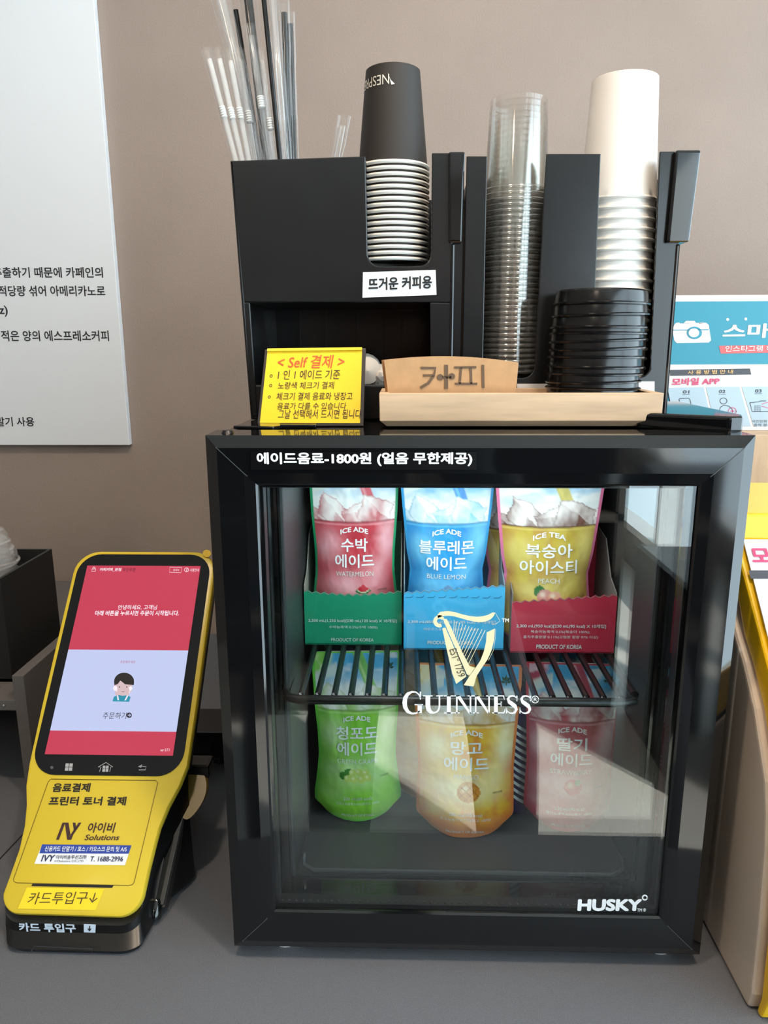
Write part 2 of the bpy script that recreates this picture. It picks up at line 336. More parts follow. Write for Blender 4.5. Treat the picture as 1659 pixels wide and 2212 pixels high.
# wire shelf
SZ = .247
sh = MB(); rr = .0036
X0, X1, YS, YB = -.166, .153, .0205+.016, .32
sh.tube([(X0+.02, YB, SZ), (X0, YB-.02, SZ), (X0, YS+.014, SZ), (X0+.004, YS+.004, SZ), (X0+.014, YS, SZ), (X1-.014, YS, SZ), (X1-.004, YS+.004, SZ), (X1, YS+.014, SZ), (X1, YB-.02, SZ), (X1-.02, YB, SZ), (X0+.02, YB, SZ)], .0042, 10)
for k in range(1, 21):
    x = X0+(X1-X0)*k/21; sh.tube([(x, YB, SZ+.002), (x, YS+.004, SZ+.002), (x, YS, SZ-.001)], rr*.85, 8)
sh.build('wire_shelf', mat('black_coated_wire', (22, 22, 24), .3), fr, smooth=True)

# ============================================================ DRINK POUCHES AND CARTONS
NG = {}
def vnoise(x, y, seed=0, n=64):
    g = NG.get(seed)
    if g is None: g = NG[seed] = np.random.RandomState(seed).rand(n, n)
    xi = np.floor(x).astype(int); yi = np.floor(y).astype(int); fx = x-xi; fy = y-yi
    fx = fx*fx*(3-2*fx); fy = fy*fy*(3-2*fy); G = lambda a, b: g[a % n, b % n]
    return (G(xi, yi)*(1-fx)+G(xi+1, yi)*fx)*(1-fy)+(G(xi, yi+1)*(1-fx)+G(xi+1, yi+1)*fx)*fy
def fbm(x, y, seed=0): return .5*vnoise(x, y, seed)+.3*vnoise(2*x, 2*y, seed+1)+.2*vnoise(4*x, 4*y, seed+2)
def sst(a, b, x): t = np.clip((x-a)/(b-a), 0, 1); return t*t*(3-2*t)
KIND = {  # liquid, pale patches, rim, pour, ice dark, fruit, second liquid
 'watermelon': ((196, 52, 66), (238, 170, 178), (30, 150, 100), (215, 70, 84), (190, 90, 98), (176, 40, 58)),
 'blue': ((38, 150, 216), (120, 200, 236), (58, 160, 220), (40, 130, 205), (120, 190, 220), (26, 120, 200)),
 'peach': ((196, 172, 62), (222, 205, 120), (222, 120, 160), (200, 185, 70), (110, 70, 60), (176, 116, 60)),
 'grape': ((146, 214, 58), (205, 232, 165), (110, 205, 70), (120, 190, 60), (170, 205, 120), (104, 190, 40)),
 'mango': ((240, 190, 50), (250, 238, 190), (232, 130, 60), (228, 180, 40), (210, 160, 60), (226, 110, 40)),
 'strawberry': ((190, 38, 66), (236, 190, 198), (200, 40, 60), (190, 40, 60), (190, 70, 88), (176, 26, 58)),
}
def art(u, v, kind):
    liq, pat, rim, pour, icd, liq2 = [np.array(lin(c)) for c in KIND[kind]]
    C = lambda c: np.array(lin(c)); mix = lambda a, b, t: a*(1-t[..., None])+b*t[..., None]
    sd = hash(kind) % 7 if False else list(KIND).index(kind)*11+3
    one = np.ones(u.shape+(3,))
    n1 = fbm(u*1.5+3, v*14+2, sd); n2 = fbm(u*5+9, v*12+4, sd+4)
    img = mix(C((72, 172, 224))*one, C((240, 244, 244))*one, sst(.06, .24, v+(n1-.5)*.16))
    img = mix(img, C((245, 245, 244))*one, sst(.55, .7, n1)*.7*(v < .3))
    img = mix(img, mix(pat*one, liq*one, sst(.4, .6, n2)), (1-sst(.3, .42, np.hypot((u+.95)*.9, (v-.02)*3.2)))*.9)        # fruit peeping in
    img = mix(img, C((230, 235, 225))*one, (1-sst(.02, .05, np.abs(v-(.16-.12*(u+1))))) * (u < -.45) * .8)
    uc = .02+v*1.55; d = np.abs(u-uc)                                           # poured stream
    img = mix(img, pour*one, (1-sst(.10, .14, d))*(v < .31)*.9); img = mix(img, pat*one, (1-sst(.01, .05, np.abs(u-uc+.05)))*(v < .31)*.7)
    for cx, cy, r, rot in ((-.92, .315, .30, .3), (.9, .30, .34, -.3), (-.48, .285, .44, .5), (.02, .30, .34, -.35), (.5, .285, .46, .25)):   # ice cubes
        a = (u-cx)+(n1-.5)*.15; b = (v-cy)*3.0+(n2-.5)*.1; x = a*math.cos(rot)+b*math.sin(rot); y = -a*math.sin(rot)+b*math.cos(rot)
        q = np.maximum(np.abs(x), np.abs(y)*1.5+.15*np.abs(x)); m = (q < r*.8) & (v < .34)
        f = np.where(y < -.12*r+.3*x, .72, np.where(x > .1*r, .28, .5))+.3*np.sin(7*x+5*y*cx+cx*9)
        shade = mix(icd*one, C((248, 242, 240))*one, np.clip(f+(n2-.5)*1.0, 0, 1)); e = sst(.68, .8, q/r)*.55
        img = np.where(m[..., None], mix(shade, icd*.75*one, e), img)
    vl = .325+.012*(1-u*u)
    body = mix(liq*one, liq2*one, sst(.35, .75, n2)*.6+sst(.6, 1.0, np.abs(u))*.5)
    body = mix(body, (liq2*one if kind in ('mango',) else liq*one), sst(.8, .95, v)*.8)
    for cx, cy, rx, ry, s in ((-.6, .47, .32, .09, .75), (.78, .44, .22, .12, .8), (-.25, .68, .55, .07, .7), (.55, .62, .3, .09, .45), (.1, .73, .6, .06, .5), (-.6, .82, .3, .06, .35)):
        g = np.exp(-((u-cx)/rx)**2-((v-cy)/ry)**2); body = mix(body, pat*one, np.clip(g*s*(.75+n2), 0, .95))
    img = np.where((v > vl)[..., None], body, img)
    img = mix(img, icd*.5*one, (1-sst(.002, .006, np.abs(v-vl)))*.8); img = mix(img, pat*one, (1-sst(.002, .008, np.abs(v-vl-.014)))*.5)
    # fruit picture
    def disc(cx, cy, r, col, asp=4.1, hl=True):
        nonlocal img
        q = np.hypot(u-cx, (v-cy)*asp); img = mix(img, C(col)*one, (q < r).astype(float))
        if hl: img = mix(img, C((250, 250, 225))*one, np.exp(-((u-cx+.3*r)**2+((v-cy)*asp+.3*r)**2)/(.35*r)**2)*.7*(q < r))
    fy = .71
    if kind == 'grape':
        for cx, cy, r in ((-.22, -.018, .12), (-.35, -.005, .1)): disc(cx, fy+cy, r, (60, 130, 45), hl=False)
        for cx, cy in ((-.12, -.02), (.04, -.024), (.2, -.018), (-.24, .012), (-.08, .017), (.1, .017), (.26, .011)): disc(cx, fy+cy, .092, (196, 214, 104))
    elif kind == 'mango':
        disc(.05, fy, .24, (214, 140, 48)); q = np.hypot(u-.05, (v-fy)*4.1) < .21
        gl = (np.abs(((u+4*v)*6) % 1-.5) > .42) | (np.abs(((u-4*v)*6) % 1-.5) > .42); img = np.where((q & gl)[..., None], C((170, 96, 30)), img)
    elif kind == 'watermelon':
        a = np.abs(u-.2) < (v-(fy-.03))*5; q = np.hypot(u-.2, (v-fy+.035)*4.1)
        img = np.where((a & (q < .26))[..., None], C((60, 110, 60)), img); img = np.where((a & (q < .22))[..., None], C((225, 230, 200)), img); img = np.where((a & (q < .2))[..., None], C((196, 40, 56)), img)
    elif kind == 'blue': disc(.05, fy, .16, (120, 160, 190), hl=False); disc(.3, fy-.01, .07, (20, 90, 110), hl=False)
    elif kind == 'peach':
        disc(-.2, fy-.03, .13, (60, 120, 70), hl=False); disc(-.08, fy, .17, (214, 150, 140)); disc(.14, fy+.005, .15, (226, 170, 140))
    elif kind == 'strawberry': disc(.05, fy, .2, (214, 60, 80)); disc(.15, fy-.03, .07, (70, 140, 80), hl=False)
    img = np.where(((np.abs(u) > .95) | (v > .985) | (v < .01))[..., None], rim, img)
    return img
foil = attr_mat('printed_foil', .32)
NU, NV = 84, 168
PROF = {'a': ([0, .12, .3, .5, .62, .75, .86, .96, 1], [1, 1, .97, .91, .9, .96, 1.02, 1.02, .9]),
        'b': ([0, .1, .3, .5, .6, .72, .85, .96, 1], [1, 1.02, .95, .87, .8, .84, .9, .94, .86]),
        'c': ([0, .1, .3, .6, .75, .9, .96, 1], [1.04, 1.04, 1, .95, .97, .98, .96, .85])}
LET = {'watermelon': ('ICE ADE', '수박', '에이드', 'WATERMELON', '230 mL(125 kcal)', '수박농축액 0.2%(수박 100%)', .30, .44, .42),
       'blue': ('ICE ADE', '블루레몬', '에이드', 'BLUE LEMON', '230 mL(85 kcal)', '레몬농축액 0.2%(레몬 100%)', .60, .44, .42),
       'peach': ('ICE TEA', '복숭아', '아이스티', 'PEACH', '230 mL(95 kcal)', '복숭아농축액 0.5%(복숭아 100%)', .44, .54, .2),
       'grape': ('ICE ADE', '청포도', '에이드', 'GREEN GRAPE', '230 mL(85 kcal)', '청포도농축액 0.45%(청포도 100%)', .48, .46, .46),
       'mango': ('ICE ADE', '망고', '에이드', 'MANGO', '230 mL(105 kcal)', '망고농축액 0.77%(망고 100%)', .31, .44, .24),
       'strawberry': ('ICE ADE', '딸기', '에이드', 'STRAWBERRY', '230 mL(90 kcal)', '딸기농축액 0.5%(딸기 100%)', .33, .46, .46)}
PM = {}
def pouch(kind, label, loc, w=.092, h=.188, prof='a', rot=0, lean=0, letters=True, group=None):
    vx, vy = PROF[prof]; hw = lambda v: np.interp(v, vx, vy)*w/2
    def dep(u, v):
        b = (.0015+.017*sst(.0, .85, v)*(1-.25*sst(.9, 1, v)))*(1-np.abs(u)**2.4)
        return b+(fbm(u*3+5, v*9+1, list(KIND).index(kind)+20)-.5)*.0030*(1-np.abs(u)**4)*sst(0, .05, v)
    def zz(u, v): return h*(1-v)+.009*np.abs(u)**2*sst(.75, 1, v)+.006*(np.abs(u)**6)*sst(.9, 1, v)
    root = thing(kind_name[kind], label, 'drink pouch', loc, group); root.rotation_euler = (math.radians(lean), 0, math.radians(rot))
    key = (kind, prof, w, h)
    if key not in PM:
        us = np.linspace(-1, 1, NU+1); vs_ = np.linspace(0, 1, NV+1); U, V = np.meshgrid(us, vs_)
        X = U*hw(V); Z = zz(U, V); D = dep(U, V); D[:, 0] = D[:, -1] = 0
        me = bpy.data.meshes.new('pouch_body'); nf = (NU+1)*(NV+1)
        vf = np.stack([X, -D, Z], -1).reshape(-1, 3)
        bu = np.linspace(-1, 1, 21); bv = np.linspace(0, 1, 31); BU, BV = np.meshgrid(bu, bv)
        vb = np.stack([BU*hw(BV), .7*dep(BU, BV)*(1-np.abs(BU)**8), zz(BU, BV)], -1).reshape(-1, 3)
        F = []
        for j in range(NV):
            for i in range(NU): a = j*(NU+1)+i; F.append((a, a+NU+1, a+NU+2, a+1))
        for j in range(30):
            for i in range(20): a = nf+j*21+i; F.append((a, a+1, a+22, a+21))
        b0, t0 = NV*(NU+1), nf+30*21
        F.append(tuple([b0+i for i in range(NU+1)][::-1]+[t0+i for i in range(21)]))
        me.from_pydata(np.concatenate([vf, vb]).tolist(), [], F)
        ca = me.color_attributes.new('print', 'FLOAT_COLOR', 'POINT')
        cl = np.concatenate([art(U, V, kind).reshape(-1, 3), np.tile(np.array(lin((190, 192, 190))), (len(vb), 1))])
        ca.data.foreach_set('color', np.concatenate([cl, np.ones((len(cl), 1))], 1).astype(np.float32).ravel())
        for p in me.polygons: p.use_smooth = True
        me.materials.append(foil); PM[key] = me
    o = bpy.data.objects.new('pouch_body', PM[key]); COL.objects.link(o); o.parent = root
    if not letters: return root
    def fn(p):
        v = float(np.clip(1-p.z/h, 0, 1)); u = float(np.clip(p.x/hw(v), -.999, .999)); return Vector((p.x, -float(dep(u, v))-.0007, p.z))
    L = LET[kind]; big = MB(); small = MB()
    def row(mb, s, v, wid, ht, bold=0, arc=0, x=0):
        def g(p): return fn(Vector((p.x, 0, p.z-arc*(p.x-x)**2)))
        ww = wid*w; text(mb, s, (x-ww/2, 0, h*(1-v)-ht*h/2), (x+ww/2, 0, h*(1-v)-ht*h/2), (0, 0, ht*h), bold, 0, g)
    row(big, L[0], .375, .31, .028, .03, 14); row(big, L[1], .462, L[6], .075, .018); row(big, L[2], .55, L[7], .075, .018)
    flav = MB(); row(flav, L[3], .622, L[8], .026); flav.build('flavour_lettering', mat('pale_print', (226, 228, 224), .5), root, local=True); row(small, L[4], .845, .33, .024, .01); row(small, L[5], .876, .5, .02); row(small, 'PRODUCT OF KOREA', .955, .38, .016, .015)
    big.build('name_lettering', white, root, local=True); small.build('small_lettering', mat('pale_print', (226, 228, 224), .5), root, local=True)
    nt_ = MB(); row(nt_, '이미지예', .718, .095, .013, 0, 0, w*.31); nt_.build('caption_lettering', mat('caption_print', (70, 84, 50), .5), root, local=True)
    lf = MB()
    for a, r, zo in ((0, .008, .0), (38, .0075, 0), (-38, .0075, 0), (72, .006, -.001), (-72, .006, -.001)):
        c, s_ = math.cos(math.radians(a)), math.sin(math.radians(a)); q = lambda x, z: fn(Vector((w*.37+x*c+z*s_, 0, h*.905+zo-x*s_+z*c)))
        lf.poly([q(0, .001), q(.0014, r*.5), q(0, r), q(-.0014, r*.5)])
    lf.poly([fn(Vector((w*.37+x, 0, h*.905+z))) for x, z in ((-.0004, -.004), (.0004, -.004), (.0004, .003), (-.0004, .003))])
    lf.build('leaf_emblem', mat('leaf_print', (50, 84, 56), .5), root, local=True)
    return root
kind_name = {'watermelon': 'watermelon_drink_pouch', 'blue': 'blue_lemon_drink_pouch', 'peach': 'peach_tea_pouch', 'grape': 'green_grape_drink_pouch', 'mango': 'mango_drink_pouch', 'strawberry': 'strawberry_drink_pouch'}
SZ2 = SZ+.0056
pouch('watermelon', 'red watermelon drink pouch with green rim standing in the green carton', (-.1095, .176, SZ2+.003), .0925, prof='a', rot=2)
pouch('blue', 'blue lemon drink pouch standing in the light blue carton', (-.0135, .168, SZ2+.003), .0945, prof='b', rot=-2)
pouch('peach', 'front peach ice tea pouch with pink rim in the red carton', (.0885, .156, SZ2+.003), .107, prof='b', rot=0)
pouch('peach', 'half-hidden peach ice tea pouch poking out left behind the front one', (.077, .192, SZ2+.001), .107, .172, prof='b', letters=False)
pouch('grape', 'green grape drink pouch standing alone on the fridge floor at left', (-.1075, .147, .0545), .0925, .192, prof='a', rot=3)
pouch('mango', 'yellow mango drink pouch with orange rim, foremost on the fridge floor', (.0075, .122, .0545), .105, .19, prof='c', rot=-2)
pouch('mango', 'orange mango pouch tucked behind the foremost mango pouch', (-.028, .19, .0545), .105, .19, prof='c', letters=False)
pouch('strawberry', 'red strawberry drink pouch on the fridge floor at right', (.118, .135, .0545), .094, .186, prof='c', rot=-3)
pouch('strawberry', 'strawberry pouch peeping out at top right behind the front strawberry pouch', (.1315, .172, .0545), .094, .193, prof='c', letters=False)
def carton(name, label, x0, x1, yf, top, dpt, body, dark, lines, slant=0):
    z0 = SZ2; root = thing(name, label, 'carton', ((x0+x1)/2, yf, z0)); e = .0012
    fm = mat(name+'_board', body, .45, var=.05, vscale=40); n = 24
    pts = [(x0, yf, z0)]
    pts += [(x1, yf, z0)]
    for k in range(n, -1, -1):
        q = k/n; z = top+slant*(q-.5)*2*.004+(.0022 if k % 2 else 0)-(.004*math.sin(q*PI) if slant <= 0 else 0); pts.append((x0+(x1-x0)*q, yf, z))
    f = MB().prism(pts, (0, e, 0)); f.build('front_panel', fm, root)
    for x, s in ((x0, 1), (x1-e, -1)):
        MB().prism([(x, yf+e, z0), (x, yf+dpt, z0), (x, yf+dpt, top+.055), (x, yf+dpt*.6, top+.05), (x, yf+dpt*.3, top+.016), (x, yf+e, top+.006)], (e, 0, 0)).build('side_panel', mat(name+'_side', dark, .7), root)
    MB().box(x0, x1, yf+dpt, yf+dpt+e, z0, top+.055).build('back_panel', fm, root)
    MB().box(x0, x1, yf, yf+dpt, z0-.0005, z0+.0008).build('bottom_panel', fm, root)
    tl = MB()
    for s, q0, q1, v, ht, b in lines:
        zb = z0+(top-z0)*v; text(tl, s, (x0+(x1-x0)*q0, yf-.0004, zb), (x0+(x1-x0)*q1, yf-.0004, zb), (0, 0, ht), b)
    tl.build('lettering', mat('carton_print', (222, 230, 230), .5), root)
    ed = MB()
    for k in range(n):
        a = Vector(pts[2+k])+Vector((0, -.0003, 0)); b = Vector(pts[3+k])+Vector((0, -.0003, 0)); ed.poly([a, b, b-Vector((0, 0, .0006)), a-Vector((0, 0, .0006))])
    ed.build('torn_edge', mat('torn_board', (150, 150, 140), .8), root)
    return root
carton('green_carton', 'green cardboard carton on the wire shelf holding the watermelon pouch', -.1612, -.0597, .150, .3105, .085, (18, 146, 108), (150, 150, 140), [('2,300 mL(1,250 kcal)[230 mL(125 kcal) X 10개입]', .04, .95, .42, .0042, .012), ('수박농축액 0.2%(수박 100%)', .25, .75, .30, .0036, 0), ('PRODUCT OF KOREA', .27, .71, .06, .0036, .0)])
cbx = carton('blue_carton', 'light blue cardboard carton on the wire shelf, between green and red', -.0577, .0450, .140, .3165, .085, (70, 182, 236), (120, 140, 150), [('2,300 mL(850 kcal)[230 mL(85 kcal) X 10개입]', .04, .92, .43, .0042, .012), ('레몬주스농축액 0.2%(레몬 100%)', .2, .74, .31, .0036, 0), ('PRODUCT OF KOREA', .24, .70, .08, .0040, .02)], 1)
pf = MB()
for k in range(9):
    x = -.0560+k*.0112; pf.poly([(x, .1396, .3085), (x+.006, .1396, .3085), (x+.008, .1396, .3105), (x+.0078, .1396, .311), (x+.0057, .1396, .309), (x, .1396, .309)])
pf.build('perforation', mat('perforation_blue', (40, 110, 150), .6), cbx)
carton('red_carton', 'crimson cardboard carton at right on the wire shelf holding peach tea', .0514, .1562, .1335, .3095, .085, (196, 48, 74), (130, 120, 115), [('2,300 mL(950 kcal)[230 mL(95 kcal) X 10개입]', .05, .91, .46, .0046, .014), ('복숭아농축액 0.5%(복숭아 100%),', .19, .76, .36, .0037, 0), ('홍차추출분말 0.11%(고형분 함량 97% 이상)', .12, .84, .26, .0037, 0), ('PRODUCT OF KOREA', .25, .69, .07, .0046, .02)], 1)
# purple bottle behind, with white slanted stripes
pb = thing('drink_bottle', 'dark purple bottle with white slanted stripes between the mango and strawberry pouches', 'bottle', (.067, .165, .0545))
MB().lathe([(0, 0), (.016, 0), (.018, .004), (.018, .10), (.012, .125), (.008, .13), (.008, .142), (0, .142)], (.067, .165, .0545), 28).build('bottle_body', mat('purple_plastic', (52, 26, 84), .25), pb, smooth=True)
st = MB()
for k in range(11):
    z = .062+k*.0085; P = lambda a, zz_: (.067+.0183*math.sin(a), .165-.0183*math.cos(a), zz_)
    for i in range(6):
        a0, a1 = -.9+i*.3, -.6+i*.3; s0, s1 = .022*(1-i/6), .022*(1-(i+1)/6); st.poly([P(a0, z+s0), P(a1, z+s1), P(a1, z+s1+.004), P(a0, z+s0+.004)])
st.build('stripe_print', white, pb)

# ============================================================ CUP DISPENSERS
YD = .14
D = lambda x, y: at(x, y, YD)
def uni(name, label, loc): return thing(name, label, 'cup dispenser', loc)
TZ = .4892
d1 = uni('straw_and_cup_dispenser', 'glossy black dispenser on the fridge with straws and black paper cups', (-.12, .21, TZ))
def notch(x0, x1, z, r=.011, n=6):
    """rounded foot of a slot, left to right"""
    out = [(x0+r-r*math.cos(PI/2*k/n), z+r-r*math.sin(PI/2*k/n)) for k in range(n+1)]
    return out+[(x1-r+r*math.sin(PI/2*k/n), z+r-r*math.cos(PI/2*k/n)) for k in range(n+1)]
sl = notch(-.0916, -.0335, .6305)
up = [(-.2088, .5989), (-.0340, .5981), (-.0136, .5975), (-.0136, .65), (-.0126, .7266), (-.0336, .7268)]+sl[::-1]+[(-.0928, .7247), (-.2152, .722)]
fp = MB().prism([(x, YD, z) for x, z in up], (0, .003, 0)); fp.prism([(x, YD, z) for x, z in ((-.0340, .5981), (-.0320, .492), (-.0136, .492), (-.0136, .5975))], (0, .003, 0))
fp.prism([(x, YD, z) for x, z in ((-.2088, .5989), (-.2065, .492), (-.1995, .492), (-.2025, .5989))], (0, .003, 0))
fp.build('front_panel', dispm, d1, bevel=.0012)
MB().prism([(-.2065, YD+.001, TZ), (-.0330, YD+.001, TZ), (-.0335, YD+.001, .5215), (-.2065, YD+.001, .5225)], (0, .012, 0)).build('tray_lip', dispm, d1, bevel=.0015)
sd = MB()
sd.prism([(-.2152, YD, .722), (-.2065, YD, TZ), (-.2065, .30, TZ), (-.2110, .30, .722)], (.003, 0, 0)); sd.build('side_panel', dispm, d1, bevel=.001)
MB().prism([(-.0136, YD+.003, TZ), (-.0136, .30, TZ), (-.0136, .30, .70), (-.0126, YD+.003, .7266)], (.0085, 0, 0)).build('side_panel', dispm, d1)
MB().prism([(-.2085, .297, TZ), (-.0106, .297, TZ), (-.0106, .297, .715), (-.21, .297, .715)], (0, .003, 0)).build('back_panel', dispm, d1)
fl = MB(); fl.box(-.205, -.0136, YD+.003, .297, .5985, .6015).box(-.205, -.0136, YD+.003, .297, .5155, .5185)
for x in (-.178, -.148, -.112, -.082, -.060): fl.box(x-.0006, x+.0006, .292, .297, .5185, .5985)
fl.build('compartment_shelf', mat('dark_acrylic', (18, 18, 19), .25), d1)
MB().box(-.0945, -.0925, YD+.003, .297, .6015, .72).build('divider', dispm, d1)
MB().prism([(-.0043, YD-.004, .7266), (-.0052, YD-.004, .6503), (-.0172, YD-.004, .6503), (-.0188, YD-.004, .7266)], (0, .03, 0)).build('mounting_flange', gloss, d1, bevel=.002, seg=3)
MB().box(-.0155, -.0118, YD-.001, YD+.02, TZ, .65).build('edge_moulding', gloss, d1, bevel=.0015)
cl = MB().poly([at(783, 643, YD-.0008), at(943, 637, YD-.0008), at(941, 583, YD-.0008), at(784, 588, YD-.0008)]); cl.build('paper_label', paper, d1)
t = MB(); tpx(t, '뜨거운 커피용', plane((0, YD-.0012, 0), (0, 1, 0)), 796, 933, 628, 600, bold=.03, yb1=623); t.build('label_lettering', ink, d1)
d2 = uni('cup_dispenser', 'glossy black two-slot dispenser on the fridge with clear and white cups', (.1, .21, TZ))
s1 = notch(.0168, .0655, .5285); s2 = notch(.1195, .1745, .5285)
out = [(-.0026, TZ), (.1895, TZ), (.1914, .6489), (.192, .7258), (.1679, .7259)]+[s2[-1]]+s2[::-1]+[(.1163, .7245), (.068, .725)]+s1[::-1]+[(.0159, .7236), (-.0026, .7238)]
MB().prism([(x, YD, z) for x, z in out], (0, .003, 0)).build('front_panel', dispm, d2, bevel=.0012)
MB().prism([(.1885, YD+.003, TZ), (.1885, .30, TZ), (.1905, .30, .70), (.1915, YD+.003, .7258)], (-.003, 0, 0)).build('side_panel', dispm, d2)
MB().box(-.0026, .0004, YD+.003, .30, TZ, .70).build('side_panel', dispm, d2)
MB().box(-.0026, .1885, .297, .30, TZ, .715).build('back_panel', dispm, d2)
MB().box(.091, .094, YD+.003, .297, TZ, .705).build('divider', dispm, d2)
MB().box(.0004, .1855, YD+.003, .297, .5185, .5215).build('compartment_shelf', mat('dark_acrylic', (18, 18, 19), .25), d2)
MB().prism([(.1800, YD-.006, .7257), (.2023, YD-.006, .7256), (.1985, YD-.006, .6489), (.1785, YD-.006, .6489)], (0, .03, 0)).build('mounting_flange', gloss, d2, bevel=.0025, seg=3)
MB().box(.1885, .1925, YD-.001, YD+.02, TZ, .648).build('edge_moulding', gloss, d2, bevel=.0015)
for a, b, c, e in ((1117, 1182, 845, 829), (1378, 1414, 850, 824)):
    MB().poly([at(a, c, YD-.0008), at(b, c, YD-.0008), at(b, e, YD-.0008), at(a, e, YD-.0008)]).build('paper_label', paper, d2)

# ------------------------------------------------------------ cup stacks
def cup(name, label, cat, loc, r0, r1, h, body, rimm, rim, group, n=48, rh=.0022):
    root = thing(name, label, cat, loc, group)
    c = MB().lathe([(0, h-.004), (r0-.0012, h-.004), (r0-.001, h), (r0, h-.0006), (r1, .002), (r1-.0012, .002)], loc, n)
    c.build('cup_body', body, root, smooth=True)
    k = [(r1+rim*(.3+1*math.cos(a)), .0018+rh*math.sin(a)*.9) for a in [2*PI*q/10 for q in range(11)]]
    MB().lathe(k, loc, n).build('rim', rimm, root, smooth=True)
    return root
cupb = mat('black_cup_paper', (38, 32, 29), .6); cupw = mat('white_cup_paper', (238, 232, 226), .45); rimw = mat('white_rim', (226, 222, 214), .45)
XB, YB2 = -.0690, .182
def px_z(x, y, Y): return at(x, y, Y).z
top = px_z(849, 137, YB2-.02); z_first = px_z(849, 352, YB2-.033); hb = top-z_first
zl = px_z(849, 562, YB2-.033); NB = 17; pit = (z_first-zl)/(NB-1)
b0 = cup('paper_cup', 'black paper cup topmost in its upside-down stack, white lettering near the base', 'paper cup', (XB, YB2, z_first), .0252, .0328, hb, cupb, rimw, .0016, 'black cups in the left slot', rh=.0019)
for i in range(1, NB): dup(b0, (XB, YB2, z_first-i*pit), 'black paper cup with white rim, %s down in the black cup stack' % nth(i+1))
# lettering on the topmost cup, upside down
def oncup(u, z):      # u = metres around from the front, z above the rim
    q = z/hb; r = .0328+(.0252-.0328)*q+.0005; a = u/r; return Vector((r*math.sin(a), -r*math.cos(a), z))
lt = MB(); v, f, _ = glyphs('NESPRESSO'); zc = hb*.83
lt.add([oncup(-.003-.050*float(a), zc+.0042-.0084*float(b)) for a, b, c in v], f)
lt.add([oncup(-.001+.004*x, zc-.005+z*.011) for x, z in ((0, 0), (.8, .05), (-.2, .4), (-.9, 1), (-.4, .5))], [(0, 1, 2, 4), (2, 3, 4)])
lt.build('lettering', mat('off_white_print', (220, 216, 205), .5), b0, local=True)
XC, YC = .0475, .178
clear = film('clear_cup_plastic', (.995, .995, .99), .03, .08, .5, .006); clrim = film('clear_rim_plastic', (.97, .97, .96), .16, .12, .8, .04)
ztc = px_z(1106, 199, YC-.025); zf = px_z(1106, 405, YC-.03); hcup = ztc-zf; zl = px_z(1106, 808, YC-.03); NC = 34; pc = (zf-zl)/(NC-1)
c0 = cup('plastic_cup', 'clear plastic cup topmost in the tall clear stack, base upwards', 'plastic cup', (XC, YC, zf), .0262, .0300, hcup, clear, clrim, .0014, 'clear cups in the middle slot', 40, .0016)
for i in range(1, NC): dup(c0, (XC+random.uniform(-.0004, .0004), YC, zf-i*pc), 'clear plastic cup, %s down in the tall clear stack' % nth(i+1))
XW, YW = .1452, .184
ztw = px_z(1335, 157, YW-.02); zw = px_z(1335, 430, YW-.03); hw_ = ztw-zw; pw = .0091; NW = 19
w0 = cup('paper_cup', 'plain white paper cup topmost in the white upside-down stack', 'paper cup', (XW, YW, zw), .0298, .0352, hw_, cupw, rimw, .0015, 'white cups in the right slot', 48, .0018)
for i in range(1, NW): dup(w0, (XW+random.uniform(-.0004, .0004), YW, zw-i*pw), 'plain white paper cup, %s down in the white cup stack' % nth(i+1))

# ------------------------------------------------------------ straws
tubeB = mat('black_straw_plastic', (16, 16, 18), .18); tubeC = film('clear_straw', (.98, .99, 1), 0.12, .06, .8, .07); tubeW = film('milky_straw', (.97, .98, .98), .10, .08, .8, .30)
wrap = film('straw_wrapper', (.99, .99, .99), .05, .12, .6, .02); bend = mat('white_bend', (226, 226, 224), .4)
def straw(label, top, bot, Y, r, m, wrapper=True, bendpx=None, lean=.0):
    a = at(*top, Y+lean); b = at(*bot, Y); d = (a-b).normalized(); foot = b-d*((b.z-.606)/d.z)
    root = thing('drinking_straw', label, 'straw', foot, 'wrapped straws in the left compartment')
    MB().tube([foot, a], r, 12, caps=False).build('tube', m, root, smooth=True)
    if bendpx:
        c = at(*bendpx, Y); s0 = foot+d*((c.z-foot.z)/d.z); bb = MB()
        bb.tube([s0+d*(.0011*k) for k in range(11)], [r*(1.35 if k % 2 else 1.1) for k in range(11)], 10); bb.build('flexible_bend', bend, root, smooth=True)
    if wrapper:
        e = a+d*.010; n = 14; ww = r*1.9
        MB().tube([foot+(e-foot)*(k/n)+Vector((math.sin(k*1.7)*.0004, 0, 0)) for k in range(n+1)], [ww*(1+.08*math.sin(k*2.1)) for k in range(n)]+[ww*1.15], 12, flat=.62, caps=False).build('wrapper', wrap, root, smooth=True)
